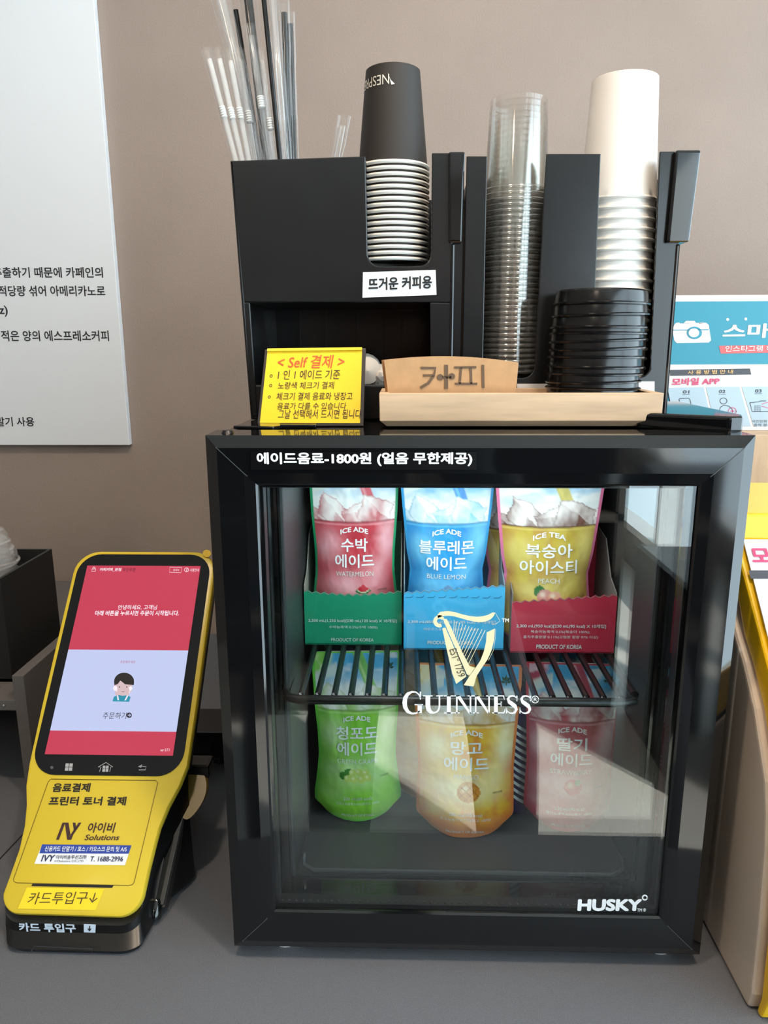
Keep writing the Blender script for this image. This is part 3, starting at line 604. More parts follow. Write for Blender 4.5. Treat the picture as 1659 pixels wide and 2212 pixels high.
for a in (
    ('milky wrapped straw leaning furthest left of the bunch', (452, 128), (507, 338), .232, .0026, tubeW, True, (492, 255)),
    ('wrapped milky straw second from the left, top torn', (474, 128), (521, 338), .236, .0026, tubeW, True, (507, 258)),
    ('wrapped milky straw third from the left in the short bunch', (498, 132), (536, 338), .24, .0026, tubeW, True, (520, 258)),
    ('wrapped clear straw at the right of the short leaning bunch', (520, 130), (550, 338), .244, .0026, tubeC, True, (538, 265)),
    ('tall thick clear straw leaning left past the top of the picture', (468, -40), (560, 338), .25, .0048, tubeC, True),
    ('black straw with glossy crimped end, leaning left at the back', (509, 22), (560, 338), .27, .0028, tubeB, False),
    ('wide black wrapped straw reaching the top edge at the back', (533, -30), (575, 338), .262, .0046, tubeB, True),
    ('clear bendy straw in front with a white ribbed bend high up', (542, 78), (582, 338), .225, .0030, tubeC, True, (559, 234)),
    ('clear bendy straw in front with its white ribbed bend lower down', (567, 132), (592, 338), .224, .0026, tubeC, True, (581, 281)),
    ('long thin black straw crossing the middle of the bunch', (566, -40), (604, 338), .22, .0024, tubeB, False),
    ('long clear wrapped straw just right of the thin black one', (586, -40), (617, 338), .226, .0036, tubeC, True),
    ('black straw with a rounded glossy top near the right of the bunch', (614, 28), (624, 338), .235, .0030, tubeB, True),
    ('dark wrapped straw furthest right in the bunch', (627, 52), (636, 338), .24, .0026, tubeB, True),
    ('short clear wrapped straw standing alone left of the black cups', (741, 272), (729, 334), .26, .0034, tubeC, True)): straw(*a)

# ============================================================ THINGS ON THE FRIDGE
# tray
tr = thing('wooden_tray', 'pale wooden tray on the fridge holding the sleeve and black lids', 'tray', (.04, .1, .4906))
wood = mat('pale_wood', (218, 184, 150), .5, var=.16, vscale=14, stretch=(1, 6, 9))
T0, T1 = -.0790, .1605; tf, tb, tz0, tz1 = .058, .146, .4906, .5195
fpn = MB()
fpn.loft([[(T0+.006, tf+.010, tz0), (T1-.005, tf+.010, tz0), (T1-.005, tf+.0145, tz0), (T0+.006, tf+.0145, tz0)], [(T0+.0005, tf+.0012, tz0+.0055), (T1, tf+.0012, tz0+.0055), (T1, tf+.0125, tz0+.0055), (T0+.0005, tf+.0125, tz0+.0055)], [(T0, tf, tz1), (T1, tf, tz1), (T1, tf+.008, tz1), (T0, tf+.008, tz1)]], caps=True)
fpn.build('front_board', wood, tr, bevel=.0006)
for x0, x1 in ((T0, T0+.008), (T1-.008, T1)): MB().prism([(x0, tf+.008, tz0+.005), (x0, tb-.02, tz0+.005), (x0, tb-.02, tz1), (x0, tf+.008, tz1)], (x1-x0, 0, 0)).build('end_board', wood, tr, bevel=.0006)
MB().box(T0, T1, tb-.02, tb-.012, tz0+.005, tz1).build('back_board', wood, tr, bevel=.0006)
MB().box(T0+.006, T1-.006, tf+.0145, tb-.012, tz0, tz0+.005).build('tray_floor', wood, tr)
# cup sleeve
kr = mat('kraft_board', (196, 152, 108), .75, var=.06, vscale=120)
slv = thing('cup_sleeve', 'brown cardboard cup sleeve standing in the front of the wooden tray', 'cup sleeve', (-.02, .078, .4958))
def sleeve(off, x0, x1):
    P = []; n = 18
    ys = .0755+off
    for k in range(n+1): q = k/n; P.append((x0+(x1-x0)*q, ys, .5468+.0042*math.sin(PI*q)**.9-.0022*q))
    bot_ = [(x1-.002, ys, .4962), (x0+.006, ys, .4962)]
    return MB().prism(P+bot_, (0, .0022, 0))
sleeve(0, -.0752, .0404).build('front_board', kr, slv); sleeve(.0045, -.0775, .0390).build('back_board', mat('kraft_back', (176, 128, 84), .8), slv)
lg = MB(); onS = plane((0, .0749, 0), (0, 1, 0))
stroke(lg, onS, [(909, 795), (941, 795), (937, 812), (925, 828), (908, 838)], 5.5); stroke(lg, onS, [(914, 811), (938, 811)], 5)
stroke(lg, onS, [(964, 788), (964, 840)], 8); lg.poly([onS(*p) for p in circ(951, 815, 7)]); lg.poly([onS(*p) for p in circ(976, 813, 7)]); stroke(lg, onS, [(955, 815), (975, 815)], 5)
for s_ in ([(981, 794), (1029, 793)], [(983, 829), (1031, 829)], [(996, 794), (993, 829)], [(1017, 794), (1018, 829)]): stroke(lg, onS, s_, 5)
stroke(lg, onS, [(1043, 788), (1044, 838)], 6)
lg.build('brand_lettering', mat('brown_print', (104, 82, 62), .7), slv)
# lids
lidm = mat('black_lid_plastic', (17, 17, 19), .22)
zt = px_z(1293, 622, .075); zb = tz0+.006; NL = 15; lh = .0128; R = .0408
lc = Vector((.1145, .108, 0)); 
if True:
    gaps = [1.4, 1.5, .8, .9, 1.0, 1.1, 1.2, .95, 1.0, .85, .95, .9, .8, .9]; tot = (zt-lh)-zb; gs = sum(gaps); z = zb; zz_l = [zb]
    for g_ in reversed(gaps): z += tot*g_/gs; zz_l.append(z)
    zz_l.reverse(); proto = None
    for i, z in enumerate(zz_l):
        loc = (lc.x-.0022*(i/NL)+random.uniform(-.0006, .0006)+(.0016 if i < 2 else 0), lc.y, z)
        if proto is None:
            proto = thing('cup_lid', '', 'lid', loc, 'black lids in the wooden tray')
            MB().lathe([(R-.0015, -.0006), (R+.0012, 0), (R+.0014, .0012), (R-.0008, .0022), (R-.0012, .0085), (R-.0018, .0112), (R-.0040, lh), (R-.0065, lh-.0002), (R-.0085, lh-.003), (R-.012, lh-.0042), (0, lh-.0042)], loc, 56).build('lid_body', lidm, proto, smooth=True)
            MB().lathe([(0, lh-.004), (.002, lh-.0041), (.0022, lh-.0042)], (loc[0]+.02, loc[1]+.012, loc[2]), 10).build('sip_hole', matte, proto); o = proto
        else: o = dup(proto, loc)
        o['label'] = 'black plastic cup lid, topmost of the stack in the wooden tray' if i == 0 else ('black plastic cup lid, lowest of the stack in the wooden tray' if i == NL-1 else 'black plastic cup lid, %s from the top of the tray stack' % nth(i+1))
        o.rotation_euler = (random.uniform(-.012, .012), random.uniform(-.02, .02)+(-.03 if i in (4, 5) else 0), 0)
# yellow sign stand
sg = thing('sign_stand', 'slanted black sign holder with handwritten yellow paper on the fridge', 'sign', (-.14, .1, .4892))
a, b = at(555, 913, .083), at(785, 915, .083); c, d = at(790, 752, .112), at(572, 755, .112)
for p in (a, b): p.z = .4894
nrm = (b-a).cross(d-a).normalized(); nrm = nrm if nrm.y < 0 else -nrm
MB().prism([a, b, c, d], -nrm*.004).build('holder_board', mat('sign_frame', (52, 44, 42), .35), sg, bevel=.0006)
MB().prism([b-nrm*.004-Vector((.003, 0, 0)), c-nrm*.004-Vector((.003, 0, 0)), c+Vector((-.003, .012, -.002)), Vector((b.x-.003, .132, .4894))], (-.085, 0, 0)).build('support_foot', gloss, sg)
def sq(u, v, o=.0006): return (a+(b-a)*u)*(1-v)+(d+(c-d)*u)*v+nrm*o
MB().poly([sq(.025, .035), sq(.968, .03), sq(.965, .985), sq(.03, .985)]).build('yellow_paper', mat('yellow_paper', (240, 202, 24), .5), sg)
MB().prism([sq(.03, .965, .0007), sq(.965, .965, .0007), sq(.965, 1.0, .0007), sq(.03, 1.0, .0007)], nrm*.0016).build('folded_edge', mat('yellow_fold', (236, 200, 40), .55), sg)
def sgt(mb, s, x0, x1, y0, y1, bold=0, shear=.15):
    f_ = lambda px, py: ((px-(572-(py-755)*.108))/((790-572)+(py-755)*.064), (913-py)/160)
    u0, v0 = f_(x0, y1); u1, _ = f_(x1, y1); _, v1 = f_(x0, y0)
    p0, p1 = sq(u0, v0, .001), sq(u1, v0, .001); text(mb, s, p0, p1, (sq(u0, v1, .001)-p0)-((sq(u0, v1, .001)-p0).dot((p1-p0).normalized()))*(p1-p0).normalized(), bold, shear)
t = MB(); sgt(t, '< Self 결제 >', 600, 744, 767, 795, .008, .2); t.build('red_handwriting', mat('red_marker', (214, 84, 40), .6), sg)
t = MB()
for s, x0, x1, y0, y1 in (('1 인 1 에이드 기준', 600, 734, 798, 818), ('노랑색 체크기 결제', 600, 722, 823, 838), ('체크기 결제 음료와 냉장고', 597, 760, 845, 861), ('음료가 다를 수 있습니다', 599, 747, 866, 880), ('그날 선택해서 드시면 됩니다', 600, 779, 880, 899)): sgt(t, s, x0, x1, y0, y1, .002, .12)
for x, y in ((586, 810), (585, 830), (582, 854)):
    ring = circ(0, 0, 3.2, 10)
    for k in range(10):
        g = lambda q, m: sq((x+q[0]*m-(572-(y-755)*.108))/(218+(y-755)*.064), (913-y+q[1]*m)/160, .001); p, q = ring[k], ring[(k+1) % 10]; t.poly([g(p, 1), g(q, 1), g(q, .6), g(p, .6)])
t.build('black_handwriting', mat('brown_ink', (62, 44, 30), .6), sg)
# napkins in the lower compartment
np_ = thing('napkin_pile', 'crumpled white napkins in the dispenser opening behind the yellow sign', 'napkins', (-.1, .19, .5185))
nm = mat('napkin_white', (216, 205, 194), .8)
n1 = MB(); n1.lathe([(0, -.03), (.012, -.028), (.016, -.01), (.0165, .012), (.013, .026), (0, .03)], (-.099, .185, .535), 18, Matrix.Rotation(PI/2, 3, 'X')@Matrix.Rotation(.2, 3, 'Y')); n1.build('rolled_napkin', nm, np_, smooth=True)
bmn = bmesh.new(); bmesh.ops.create_icosphere(bmn, subdivisions=3, radius=.011)
for v in bmn.verts:
    q = v.co.copy()*300; k = 1+.35*(math.sin(q.x*2.1+q.y)+math.sin(q.y*1.7+q.z*1.3))*.5; v.co *= k; v.co.z = max(v.co.z*1.1, -.0105); v.co.x *= 1.2
n2 = MB(); n2.add([v.co+Vector((-.079, .172, .5295)) for v in bmn.verts], [tuple(v.index for v in f.verts) for f in bmn.faces]); bmn.free(); n2.build('crumpled_napkin', nm, np_)

# ============================================================ ORDER TERMINAL (left)
TI = math.radians(41.3); K0 = Vector((-.36636, .1874, .22224)); KN = Vector((0, -math.cos(TI), math.sin(TI))); KV = Vector((0, math.sin(TI), math.cos(TI)))
def K(x, v, o=0): return K0+Vector((x, 0, 0))+KV*v+KN*o
def onK(o): return plane(K0+KN*o, KN)
kt = thing('order_terminal', 'yellow and black touchscreen payment terminal standing left of the fridge', 'payment terminal', (-.37, .12, 0))
yel = mat('yellow_plastic', (216, 188, 54), .28, spec=.4); blk = mat('black_base_plastic', (11, 11, 12), .32)
def outline(g=0):
    R_ = []
    def arc(cx, cv, r, a0, a1, n=7):
        for k in range(n+1): a_ = math.radians(a0+(a1-a0)*k/n); R_.append((cx+(r+g)*math.cos(a_), cv+(r+g)*math.sin(a_)))
    arc(.057, .1, .0285, 0, 90); arc(-.056, .1, .0285, 90, 180)
    for x, v in ((-.0845, .02), (-.0845, -.06), (-.0835, -.118), (-.0815, -.14), (-.0765, -.158), (-.0735, -.178), (-.0735, -.2), (-.0770, -.225)): R_.append((x-g, v))
    arc(-.0590, -.236, .0205, 190, 270); arc(.0370, -.236, .0215, 270, 350)
    for x, v in ((.0600, -.215), (.0622, -.195), (.0645, -.178), (.0705, -.158), (.0790, -.138), (.0845, -.118), (.0855, -.06), (.0855, .02)): R_.append((x+g, v))
    return R_
ol = outline()
lo = [[K(x, v, -.010) for x, v in outline(-.0005)], [K(x, v, -.008) for x, v in ol], [K(x, v, -.003) for x, v in ol], [K(x, v, -.0008) for x, v in outline(-.0012)], [K(x, v, 0) for x, v in outline(-.0035)]]
MB().loft(lo, caps=True).build('yellow_cover', yel, kt, smooth=True)
# black housing: slab behind the screen, and the foot down to the counter
up_ = [p for p in outline(-.003) if p[1] > -.13]
MB().loft([[K(x, v, -.0095) for x, v in up_], [K(x, v, -.026) for x, v in up_], [K(x*.9, v*.92, -.034) for x, v in up_]], caps=True).build('screen_housing', blk, kt, smooth=True)
low = [p for p in outline(-.002) if p[1] < -.08]; low.sort(key=lambda p: math.atan2(p[1]+.16, p[0]+.005))
topl = [K(x, v, -.0098) for x, v in low]
mid = [Vector((p.x, p.y-.010+(.004 if v > -.2 else 0), p.z*.5)) for p, (x, v) in zip(topl, low)]
botl = [Vector(((p.x+.371)*.975-.365, p.y-(.0245 if v_ < -.2 else .0125), 0.0004)) for p, (x_, v_) in zip(topl, low)]
botl2 = [Vector(((p.x+.371)*.93-.364, p.y-(.0215 if v_ < -.2 else .009), .0004)) for p, (x_, v_) in zip(topl, low)]; mid0 = [Vector((p.x, p.y+(q.y-p.y)*.8, p.z*.8)) for p, q in zip(topl, mid)]
MB().loft([topl, mid0, mid, [Vector((q.x, q.y, .006)) for q in botl], botl2], caps=True).build('base', blk, kt, smooth=True)
MB().box(-.415, -.325, .17, .24, .0004, .165).build('support_neck', blk, kt, bevel=.006)
for q_ in (((.054, -.246), (.0622, -.246), (.0676, -.155), (.060, -.155)), ((.0658, -.246), (.0708, -.246), (.0796, -.155), (.0737, -.155))):
    MB().prism([K(x_, v_, -.030) for x_, v_ in q_], -KN*.010).build('card_swipe_rail', mat('dark_grey_plastic', (44, 43, 42), .35), kt, bevel=.0008)
MB().prism([K(.050, -.248, -.033), K(.0715, -.248, -.033), K(.0805, -.15, -.033), K(.056, -.15, -.033)], -KN*.014).build('swipe_channel', blk, kt)
MB().lathe([(0, -.010), (.0055, -.009), (.0068, -.006), (.0068, .006), (.0055, .009), (0, .010)], K(.0625, -.2495, -.034), 18, Matrix.Rotation(-TI, 3, 'X')).build('rail_end', gloss, kt, smooth=True)
ov = MB(); oc = K0  # yellow oval tongue at the right flank
e0, e1 = at(421, 1666, .140), at(405, 1770, .1); ax = (e1-e0); wd = Vector((.0150, .004, .002)); c0_ = (e0+e1)/2
lp = [c0_+ax*.5*math.sin(2*PI*k/32)*1+wd*math.cos(2*PI*k/32)*(1 if math.sin(2*PI*k/32) < 0 else 1-.35*math.sin(2*PI*k/32)**2) for k in range(32)]
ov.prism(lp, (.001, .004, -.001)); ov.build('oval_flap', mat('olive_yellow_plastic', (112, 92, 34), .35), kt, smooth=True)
MB().box(e0.x-.012, e0.x+.016, e0.y-.003, e0.y+.02, e0.z-.008, e0.z+.008).build('flap_hinge', blk, kt, bevel=.003)
# screen glass and picture
gi = [(x, v) for x, v in rrect(-.0790, .0795, -.1290, .1235, .026, 8)]
MB().prism([K(x, v, .0002) for x, v in gi], KN*.0006).build('screen_glass', mat('screen_black', (18, 18, 20), .06, spec=.35), kt)
SW, SH = .0679, .1085
red_e = mat('screen_red', (222, 62, 92), .15, emit=.8); wht_e = mat('screen_white', (206, 216, 255), .15, emit=.88)
MB().poly([K(-SW, SH, .001), K(SW, SH, .001), K(SW, .0040+.0012, .001), K(-SW, .0052, .001)]).build('display_red', red_e, kt); scr = MB(); scr.poly([K(-SW, -.0840, .001), K(SW, -.0840, .001), K(SW, -SH, .001), K(-SW, -SH, .001)])
disp = scr.build('display_red', red_e, kt)
MB().poly([K(-SW, .0052, .001), K(SW, .0052, .001), K(SW, -.0840, .001), K(-SW, -.0840, .001)]).build('display_white', wht_e, kt)
wl = mat('screen_letter_white', (250, 240, 250), .3, emit=1.0); kl = mat('screen_letter_dark', (40, 34, 50), .3); onK2 = onK(.0014)
def kpx(mb, s, x0, x1, yb, yt, bold=0, yb1=None, o=.0014, shear=0): return tpx(mb, s, onK(o), x0, x1, yb, yt, bold, shear, yb1, KV)
t = MB(); kpx(t, '안녕하세요. 고객님', 254, 338, 1317, 1307, .01); kpx(t, '아래 버튼을 누르시면 주문이 시작됩니다.', 204, 386, 1330, 1319, .022); t.build('greeting_lettering', wl, kt); t = MB(); kpx(t, '카피커피_본점', 215, 261, 1234, 1227, .02); stroke(t, onK2, circ(203, 1227, 2.2, 10), 1, True); stroke(t, onK2, [(199, 1229), (207, 1229), (206, 1234), (198, 1234)], 1, True); t.build('shop_name_lettering', wl, kt); t = MB(); kpx(t, '한국어', 374, 386, 1234, 1229); kpx(t, '사용안내', 410, 429, 1235, 1228)
stroke(t, onK2, [(367, 1225), (393, 1226), (391, 1237), (366, 1236)], .7, True); stroke(t, onK2, circ(403, 1231, 4.5, 14), .9, True); kpx(t, 'i', 402, 404, 1234, 1228)
t.build('language_button', wl, kt); t = MB(); kpx(t, 'ver 0.7.1', 346, 366, 1623, 1617); t.build('version_lettering', wl, kt)
t = MB(); kpx(t, '무인주문', 264, 292, 1235, 1227, .0); t.build('mode_lettering', kl, kt); t = MB(); kpx(t, '주문하기', 221, 272, 1553, 1539, .0); t.poly([onK2(*p) for p in circ(279, 1545, 5.8)])
t.build('order_button', kl, kt)
t = MB(); kpx(t, '주문해주세요', 259, 292, 1433, 1427, 0, o=.0014); t.build('screen_lettering_red', mat('screen_letter_red', (214, 96, 120), .3, emit=.7), kt)
t = MB(); on5 = onK(.0018); stroke(t, on5, [(276, 1545), (282, 1545)], 1.4); stroke(t, on5, [(279, 1542), (282.5, 1545), (279, 1548)], 1.4); t.build('arrow_icon', wht_e, kt)
def kp(name, m, polys, o):
    q = MB(); on_ = onK(o)
    for p in polys: q.poly([on_(*z) for z in p])
    return q.build(name, m, kt)
dk = mat('icon_black', (24, 20, 24), .4); skin = mat('icon_skin', (236, 206, 210), .3, emit=.8); teal_i = mat('icon_teal', (30, 160, 190), .3, emit=.8)
kp('picture_face', skin, [circ(266, 1484, 20, 24, 19)], .0016); kp('picture_shirt', teal_i, [[(243, 1515), (246, 1505), (256, 1501), (276, 1501), (282, 1506), (279, 1516)]], .0015)
kp('picture_hair', dk, [circ(268, 1472, 21.5, 16, 19, 180, 360)[::-1]+[(247, 1480), (254, 1478), (260, 1470), (270, 1478), (289, 1480)]], .0018)
kp('picture_hands', skin, [circ(253, 1498, 4.5, 12), circ(275, 1498, 4.5, 12), ], .0020); kp('picture_eyes', dk, [circ(258, 1484, 1.3, 8), circ(274, 1484, 1.3, 8), [(261, 1493), (266, 1495), (271, 1493), (266, 1493.8)]], .0018)
kp('picture_cutlery', wl, [circ(249, 1487, 4.5, 12, 5.5), [(251, 1491), (253, 1491), (257, 1512), (254, 1513)], [(278, 1484), (284, 1482), (286, 1488), (280, 1494)], [(278, 1494), (281, 1495), (272, 1513), (269, 1513)]], .0019)
t = MB(); t.prism([onK(.0008)(*p) for p in circ(447, 1196, 9, 20, 8)], KN*.0006); t.build('corner_sticker', mat('sticker_yellow', (226, 186, 30), .5), kt)
# touch keys
ic = mat('key_grey', (168, 168, 172), .5); t = MB(); on4 = onK(.0012)
for dx, dy in ((0, 0), (1, 0), (0, 1), (1, 1)): x, y = 141+dx*8.5-dy*1, 1649+dy*8.5; t.poly([on4(x+.8, y), on4(x+8, y), on4(x+7.2, y+7.4), on4(x, y+7.4)])
for dx, dy in ((0, 0), (1, 0), (0, 1), (1, 1)): x, y = 221.5+dx*7-dy*.7, 1654+dy*7; t.poly([on4(x+.6, y), on4(x+6.4, y), on4(x+5.8, y+6.2), on4(x, y+6.2)])
stroke(t, on4, [(215, 1667), (218, 1657), (212, 1657), (229, 1647), (244, 1657), (239, 1657), (237, 1667)], 1.3)
stroke(t, on4, [(302, 1655), (316, 1656), (314, 1663), (300, 1663)], 1.5); t.poly([on4(298, 1656), (on4(307, 1651)), on4(305, 1658.5)])
t.build('touch_key_icons', ic, kt); t = MB(); t.poly([on4(*p) for p in circ(112, 1658, 3.5)]); t.build('sensor_dot', mat('dot_grey', (86, 84, 84), .4), kt)
# lower cover: panel seam, prints, stickers
on0 = onK(.0003); t = MB(); stroke(t, on0, [(110, 1683), (336, 1686), (341, 1690), (290, 1905), (286, 1911), (278, 1913), (36, 1907), (30, 1904), (29, 1899), (104, 1689)], 1.7, True); t.build('panel_seam', mat('seam_olive', (120, 100, 20), .5), kt)
t = MB(); kpx(t, '음료결제', 112, 193, 1711, 1692, .03, o=.0005, shear=.0); kpx(t, '프린터 토너 결제', 104, 271, 1740, 1721, .03, o=.0005); t.build('function_lettering', ink, kt)
br = mat('maroon_print', (58, 30, 36), .5); t = MB(); kpx(t, '아이비', 188, 247, 1799, 1777, .02, o=.0005, shear=.1); kpx(t, 'Solutions', 182, 257, 1815, 1803, .015, o=.0005, shear=.2)
for p in ([(121, 1814), (135, 1777), (141, 1777), (127, 1814)], [(140, 1777), (148, 1777), (152, 1802), (145, 1814)], [(145, 1814), (170, 1777), (176, 1777), (158, 1803), (154, 1814), (147, 1814)], [(157, 1777), (163, 1777), (165, 1790), (160, 1796)]): t.poly([onK(.0005)(*q) for q in p])
t.build('brand_lettering', br, kt)
kp('service_sticker', mat('sticker_white', (236, 238, 244), .4), [[(91, 1824), (284, 1826), (270, 1869), (74, 1866)]], .0004); kp('sticker_band', mat('sticker_blue', (38, 68, 160), .4), [[(91, 1824), (284, 1826), (278, 1844), (85, 1843)]], .0007)
t = MB(); kpx(t, '신용카드 단말기 / 포스 / 키오스크 문의 및 A/S', 96, 273, 1839, 1828, .012, o=.001, shear=.0, yb1=1840); t.build('sticker_lettering_white', white, kt)
t = MB(); kpx(t, 'T. 1688-2996', 194, 265, 1861, 1850, .012, o=.001); kpx(t, 'IVYSolutions CO.,LTD.', 117, 181, 1863, 1858, 0, o=.001); kpx(t, '아이비솔루션즈㈜', 120, 186, 1856, 1847, .008, o=.001); kpx(t, 'IVY', 88, 117, 1861, 1847, .02, o=.001, shear=.15); t.build('sticker_lettering_dark', mat('sticker_ink', (40, 46, 90), .5), kt)
kp('card_slot', mat('slot_black', (14, 13, 12), .6), [[(70, 1909), (246, 1912), (242, 1918), (68, 1914)]], .0005)
kp('slot_note', mat('yellow_note', (248, 212, 36), .5), [[(58, 1917), (225, 1920), (207, 1966), (38, 1963)]], .0006)
t = MB(); kpx(t, '카드투입구↓', 58, 209, 1954, 1928, 0, o=.001, shear=.15, yb1=1952); t.build('note_lettering', mat('pen_grey', (72, 62, 30), .6), kt)
yB = .0012; onB = plane((0, yB-.0008, .012), (0, 1, .0)); t = MB(); tpx(t, '카드 투입구', onB, 42, 165, 2012, 1993, .035, yb1=2015); t.poly([onB(181, 1996), onB(207, 1997), onB(206, 2015), onB(181, 2014)]); t.build('base_lettering', mat('pale_blue_print', (206, 220, 236), .5), kt)
onB3 = plane((0, yB-.0012, .02), (0, 1, 0)); t = MB(); stroke(t, onB3, [(194, 2000), (193, 2011)], 2); stroke(t, onB3, [(190, 2006), (193, 2011), (197, 2006)], 2); t.build('arrow_print', ink, kt)
onB2 = plane((0, yB-.0005, 0), (0, 1, 0)); t = MB(); stroke(t, onB2, [(66, 2058), (74, 2044), (200, 2050), (198, 2060)], 2.0); t.build('front_slot_edge', mat('edge_grey', (62, 62, 64), .3), kt)

# ============================================================ LEFT EDGE: stand, box, clear lids, adapter, notice board
gs = thing('desk_organiser', 'dark grey two-tier wooden organiser behind the yellow terminal', 'organiser', (-.65, .4, 0))
gw_ = mat('grey_board', (96, 92, 90), .6, var=.06, vscale=200)
xs = -.5376; MB().prism([(xs, .25, .0003), (xs, .72, .0003), (xs, .72, .1655), (xs, .25, .1655)], (.0145, 0, 0)).build('side_board', gw_, gs, bevel=.0008)
MB().box(xs-.36, xs, .25, .72, .119, .133).build('shelf_board', gw_, gs, bevel=.0008); MB().box(xs-.375, xs-.36, .25, .72, .0003, .1655).build('side_board', gw_, gs, bevel=.0008); MB().box(xs-.36, xs, .705, .72, .0003, .1185).build('back_board', gw_, gs)
MB().lathe([(0, -.0022), (.0018, -.0014), (.002, 0)], (-.5515, .25, .126), 8, Matrix.Rotation(-PI/2, 3, 'X')).build('screw', mat('bright_steel', (190, 190, 190), .3, 1), gs)
bx = thing('black_box', 'open black box on the grey organiser at the left edge', 'box', (-.67, .37, .1333)); e = .004
bxm = mat('black_box_board', (17, 17, 17), .6)
bz = .2735
for b_ in ((-.78, -.566, .30, .30+e), (-.78, -.566, .44-e, .44), (-.78, -.78+e, .30+e, .44-e), (-.566-e, -.566, .30+e, .44-e)): MB().box(*b_, .1335, bz).build('side_wall', bxm, bx)
MB().box(-.78, -.566, .30, .44, .1333, .1373).build('box_floor', bxm, bx)
cl_m = film('clear_lid_plastic', (.95, .95, .95), .10, .12, .6, .12)
pl = None
for i in range(7):
    loc = (-.632+.004*math.sin(i*2)-.002*i, .385, .230+i*.0108)
    if pl is None:
        pl = thing('clear_lid', '', 'lid', loc, 'clear lids in the black box'); MB().lathe([(.044, -.001), (.0465, 0), (.0465, .0015), (.044, .003), (.0425, .012), (.039, .018), (.02, .021), (0, .0215)], loc, 40).build('lid_dome', cl_m, pl, smooth=True); o = pl
    else: o = dup(pl, loc)
    o['label'] = ('clear domed plastic lid topmost in the black box' if i == 6 else 'clear domed plastic lid, %s down in the black box stack' % nth(7-i)); o.rotation_euler = (.05*math.sin(i*3), .10*math.sin(i*1.7)+.05, 0)
ad = thing('power_adapter', 'black power adapter with faint printed marks between terminal and fridge', 'power adapter', (-.31, .36, 0))
ADF = plane((0, .331, 0), (0, 1, .25)); MB().loft([[(-.37, .327, .0003), (-.245, .327, .0003), (-.245, .385, .0003), (-.37, .385, .0003)], [(-.37, .315, .055), (-.245, .315, .055), (-.245, .378, .058), (-.37, .378, .058)]], caps=True).build('adapter_case', mat('adapter_black', (24, 23, 23), .45), ad, bevel=.004)
t = MB()
for k in range(8): stroke(t, plane((0, .3165, .03), (0, 1, .22)), [(424+k*4, 1606), (424+k*4-1, 1646)], .8)
tpx(t, 'CE', plane((0, .3165, .03), (0, 1, .22)), 462, 476, 1652, 1640); t.build('rating_print', mat('faint_print', (92, 90, 90), .5), ad)
# notice board on the wall
nb = thing('notice_board', 'tall white notice board with black Korean text on the wall at left', 'notice board', (-.9, .79, .75))
MB().box(-1.5, -.571, .785, .7995, .3775, 1.6).build('board', mat('board_white', (232, 234, 238), .35), nb, bevel=.001)
onN = plane((0, .7845, 0), (0, 1, 0)); t = MB()
for s, x0, x1, yb, yt in (('추출하기 때문에 카페인의', -14, 223, 600, 577), ('적당량 섞어 아메리카노로', -2, 228, 640, 617), ('(oz)', -22, 18, 684, 660), ('이 적은 양의 에스프레소커피', -22, 236, 737, 714), ('단말기 사용', -26, 75, 921, 901)): t = MB(); tpx(t, s, onN, x0, x1, yb, yt, .016); t.build('lettering', mat('notice_ink', (34, 36, 42), .6), nb)

# ============================================================ RIGHT EDGE: photo kiosk, wooden box, photo service sign
wb = thing('wooden_box', 'light brown wooden box behind the yellow photo kiosk', 'box', (.6, .52, 0)); lw_ = mat('light_brown_wood', (196, 164, 132), .55, var=.1, vscale=14, stretch=(6, 6, 1))
MB().box(.31, .95, .45, .465, .0003, .437).build('front_board', lw_, wb, bevel=.001); MB().box(.31, .95, .465, .62, .422, .437).build('top_board', lw_, wb); MB().box(.31, .325, .465, .62, .0003, .422).build('side_board', lw_, wb); MB().box(.935, .95, .465, .62, .0003, .422).build('side_board', lw_, wb)
ts = thing('photo_service_sign', 'teal and white printed photo-app instruction sign standing on the wooden box', 'sign', (.6, .5, .4375))
YT = .5
MB().box(.3135, .93, YT, YT+.006, .4375, .6245).build('backing_board', mat('acrylic_white', (226, 222, 216), .4), ts, bevel=.0008)
def sgnp(name, m, polys, o):
    q = MB(); on_ = plane((0, YT-o, 0), (0, 1, 0))
    for p in polys: q.poly([on_(*z) for z in p])
    return q.build(name, m, ts)
tealm = mat('teal_print', (26, 132, 156), .4); palem = mat('pale_blue_panel', (166, 186, 201), .45); pinkm = mat('magenta_print', (206, 66, 112), .5); darkm = mat('dark_grey_print', (64, 66, 74), .5); whm = mat('sign_white', (220, 212, 212), .45)
z_t, z_b = at(1550, 651, YT).z, at(1550, 787, YT).z
def tz(x0, x1, z0, z1, o, nme, m): MB().poly([(x0, YT-o, z0), (x1, YT-o, z0), (x1, YT-o, z1), (x0, YT-o, z1)]).build(nme, m, ts)
tz(.3135, .93, .4375, .6215, .0004, 'white_print', whm); tz(.3135, .93, z_b, z_t, .0008, 'teal_band', tealm)
sgnp('teal_wedge', tealm, [[(1436, 830), (1441, 832), (1452, 890), (1437, 890)]], .0008)
sgnp('camera_icon', whm, [[(1452, 712), (1458, 699), (1525, 697), (1531, 702), (1536, 735), (1531, 740), (1462, 741), (1457, 736)], [(1476, 699), (1482, 693), (1500, 693), (1504, 698)], [(1460, 697.5), (1468, 696.5), (1468, 698.5), (1460, 699.5)], [(1510, 697), (1519, 696), (1520, 698), (1510, 699)]], .0012)
sgnp('camera_lens_ring', tealm, [circ(1500, 719, 16.5, 24, 13.5), [(1452, 712.3), (1531, 711.3), (1531, 713), (1452, 714)]], .0016); sgnp('camera_lens', whm, [circ(1499, 719, 11.5, 24, 9.5)], .002)
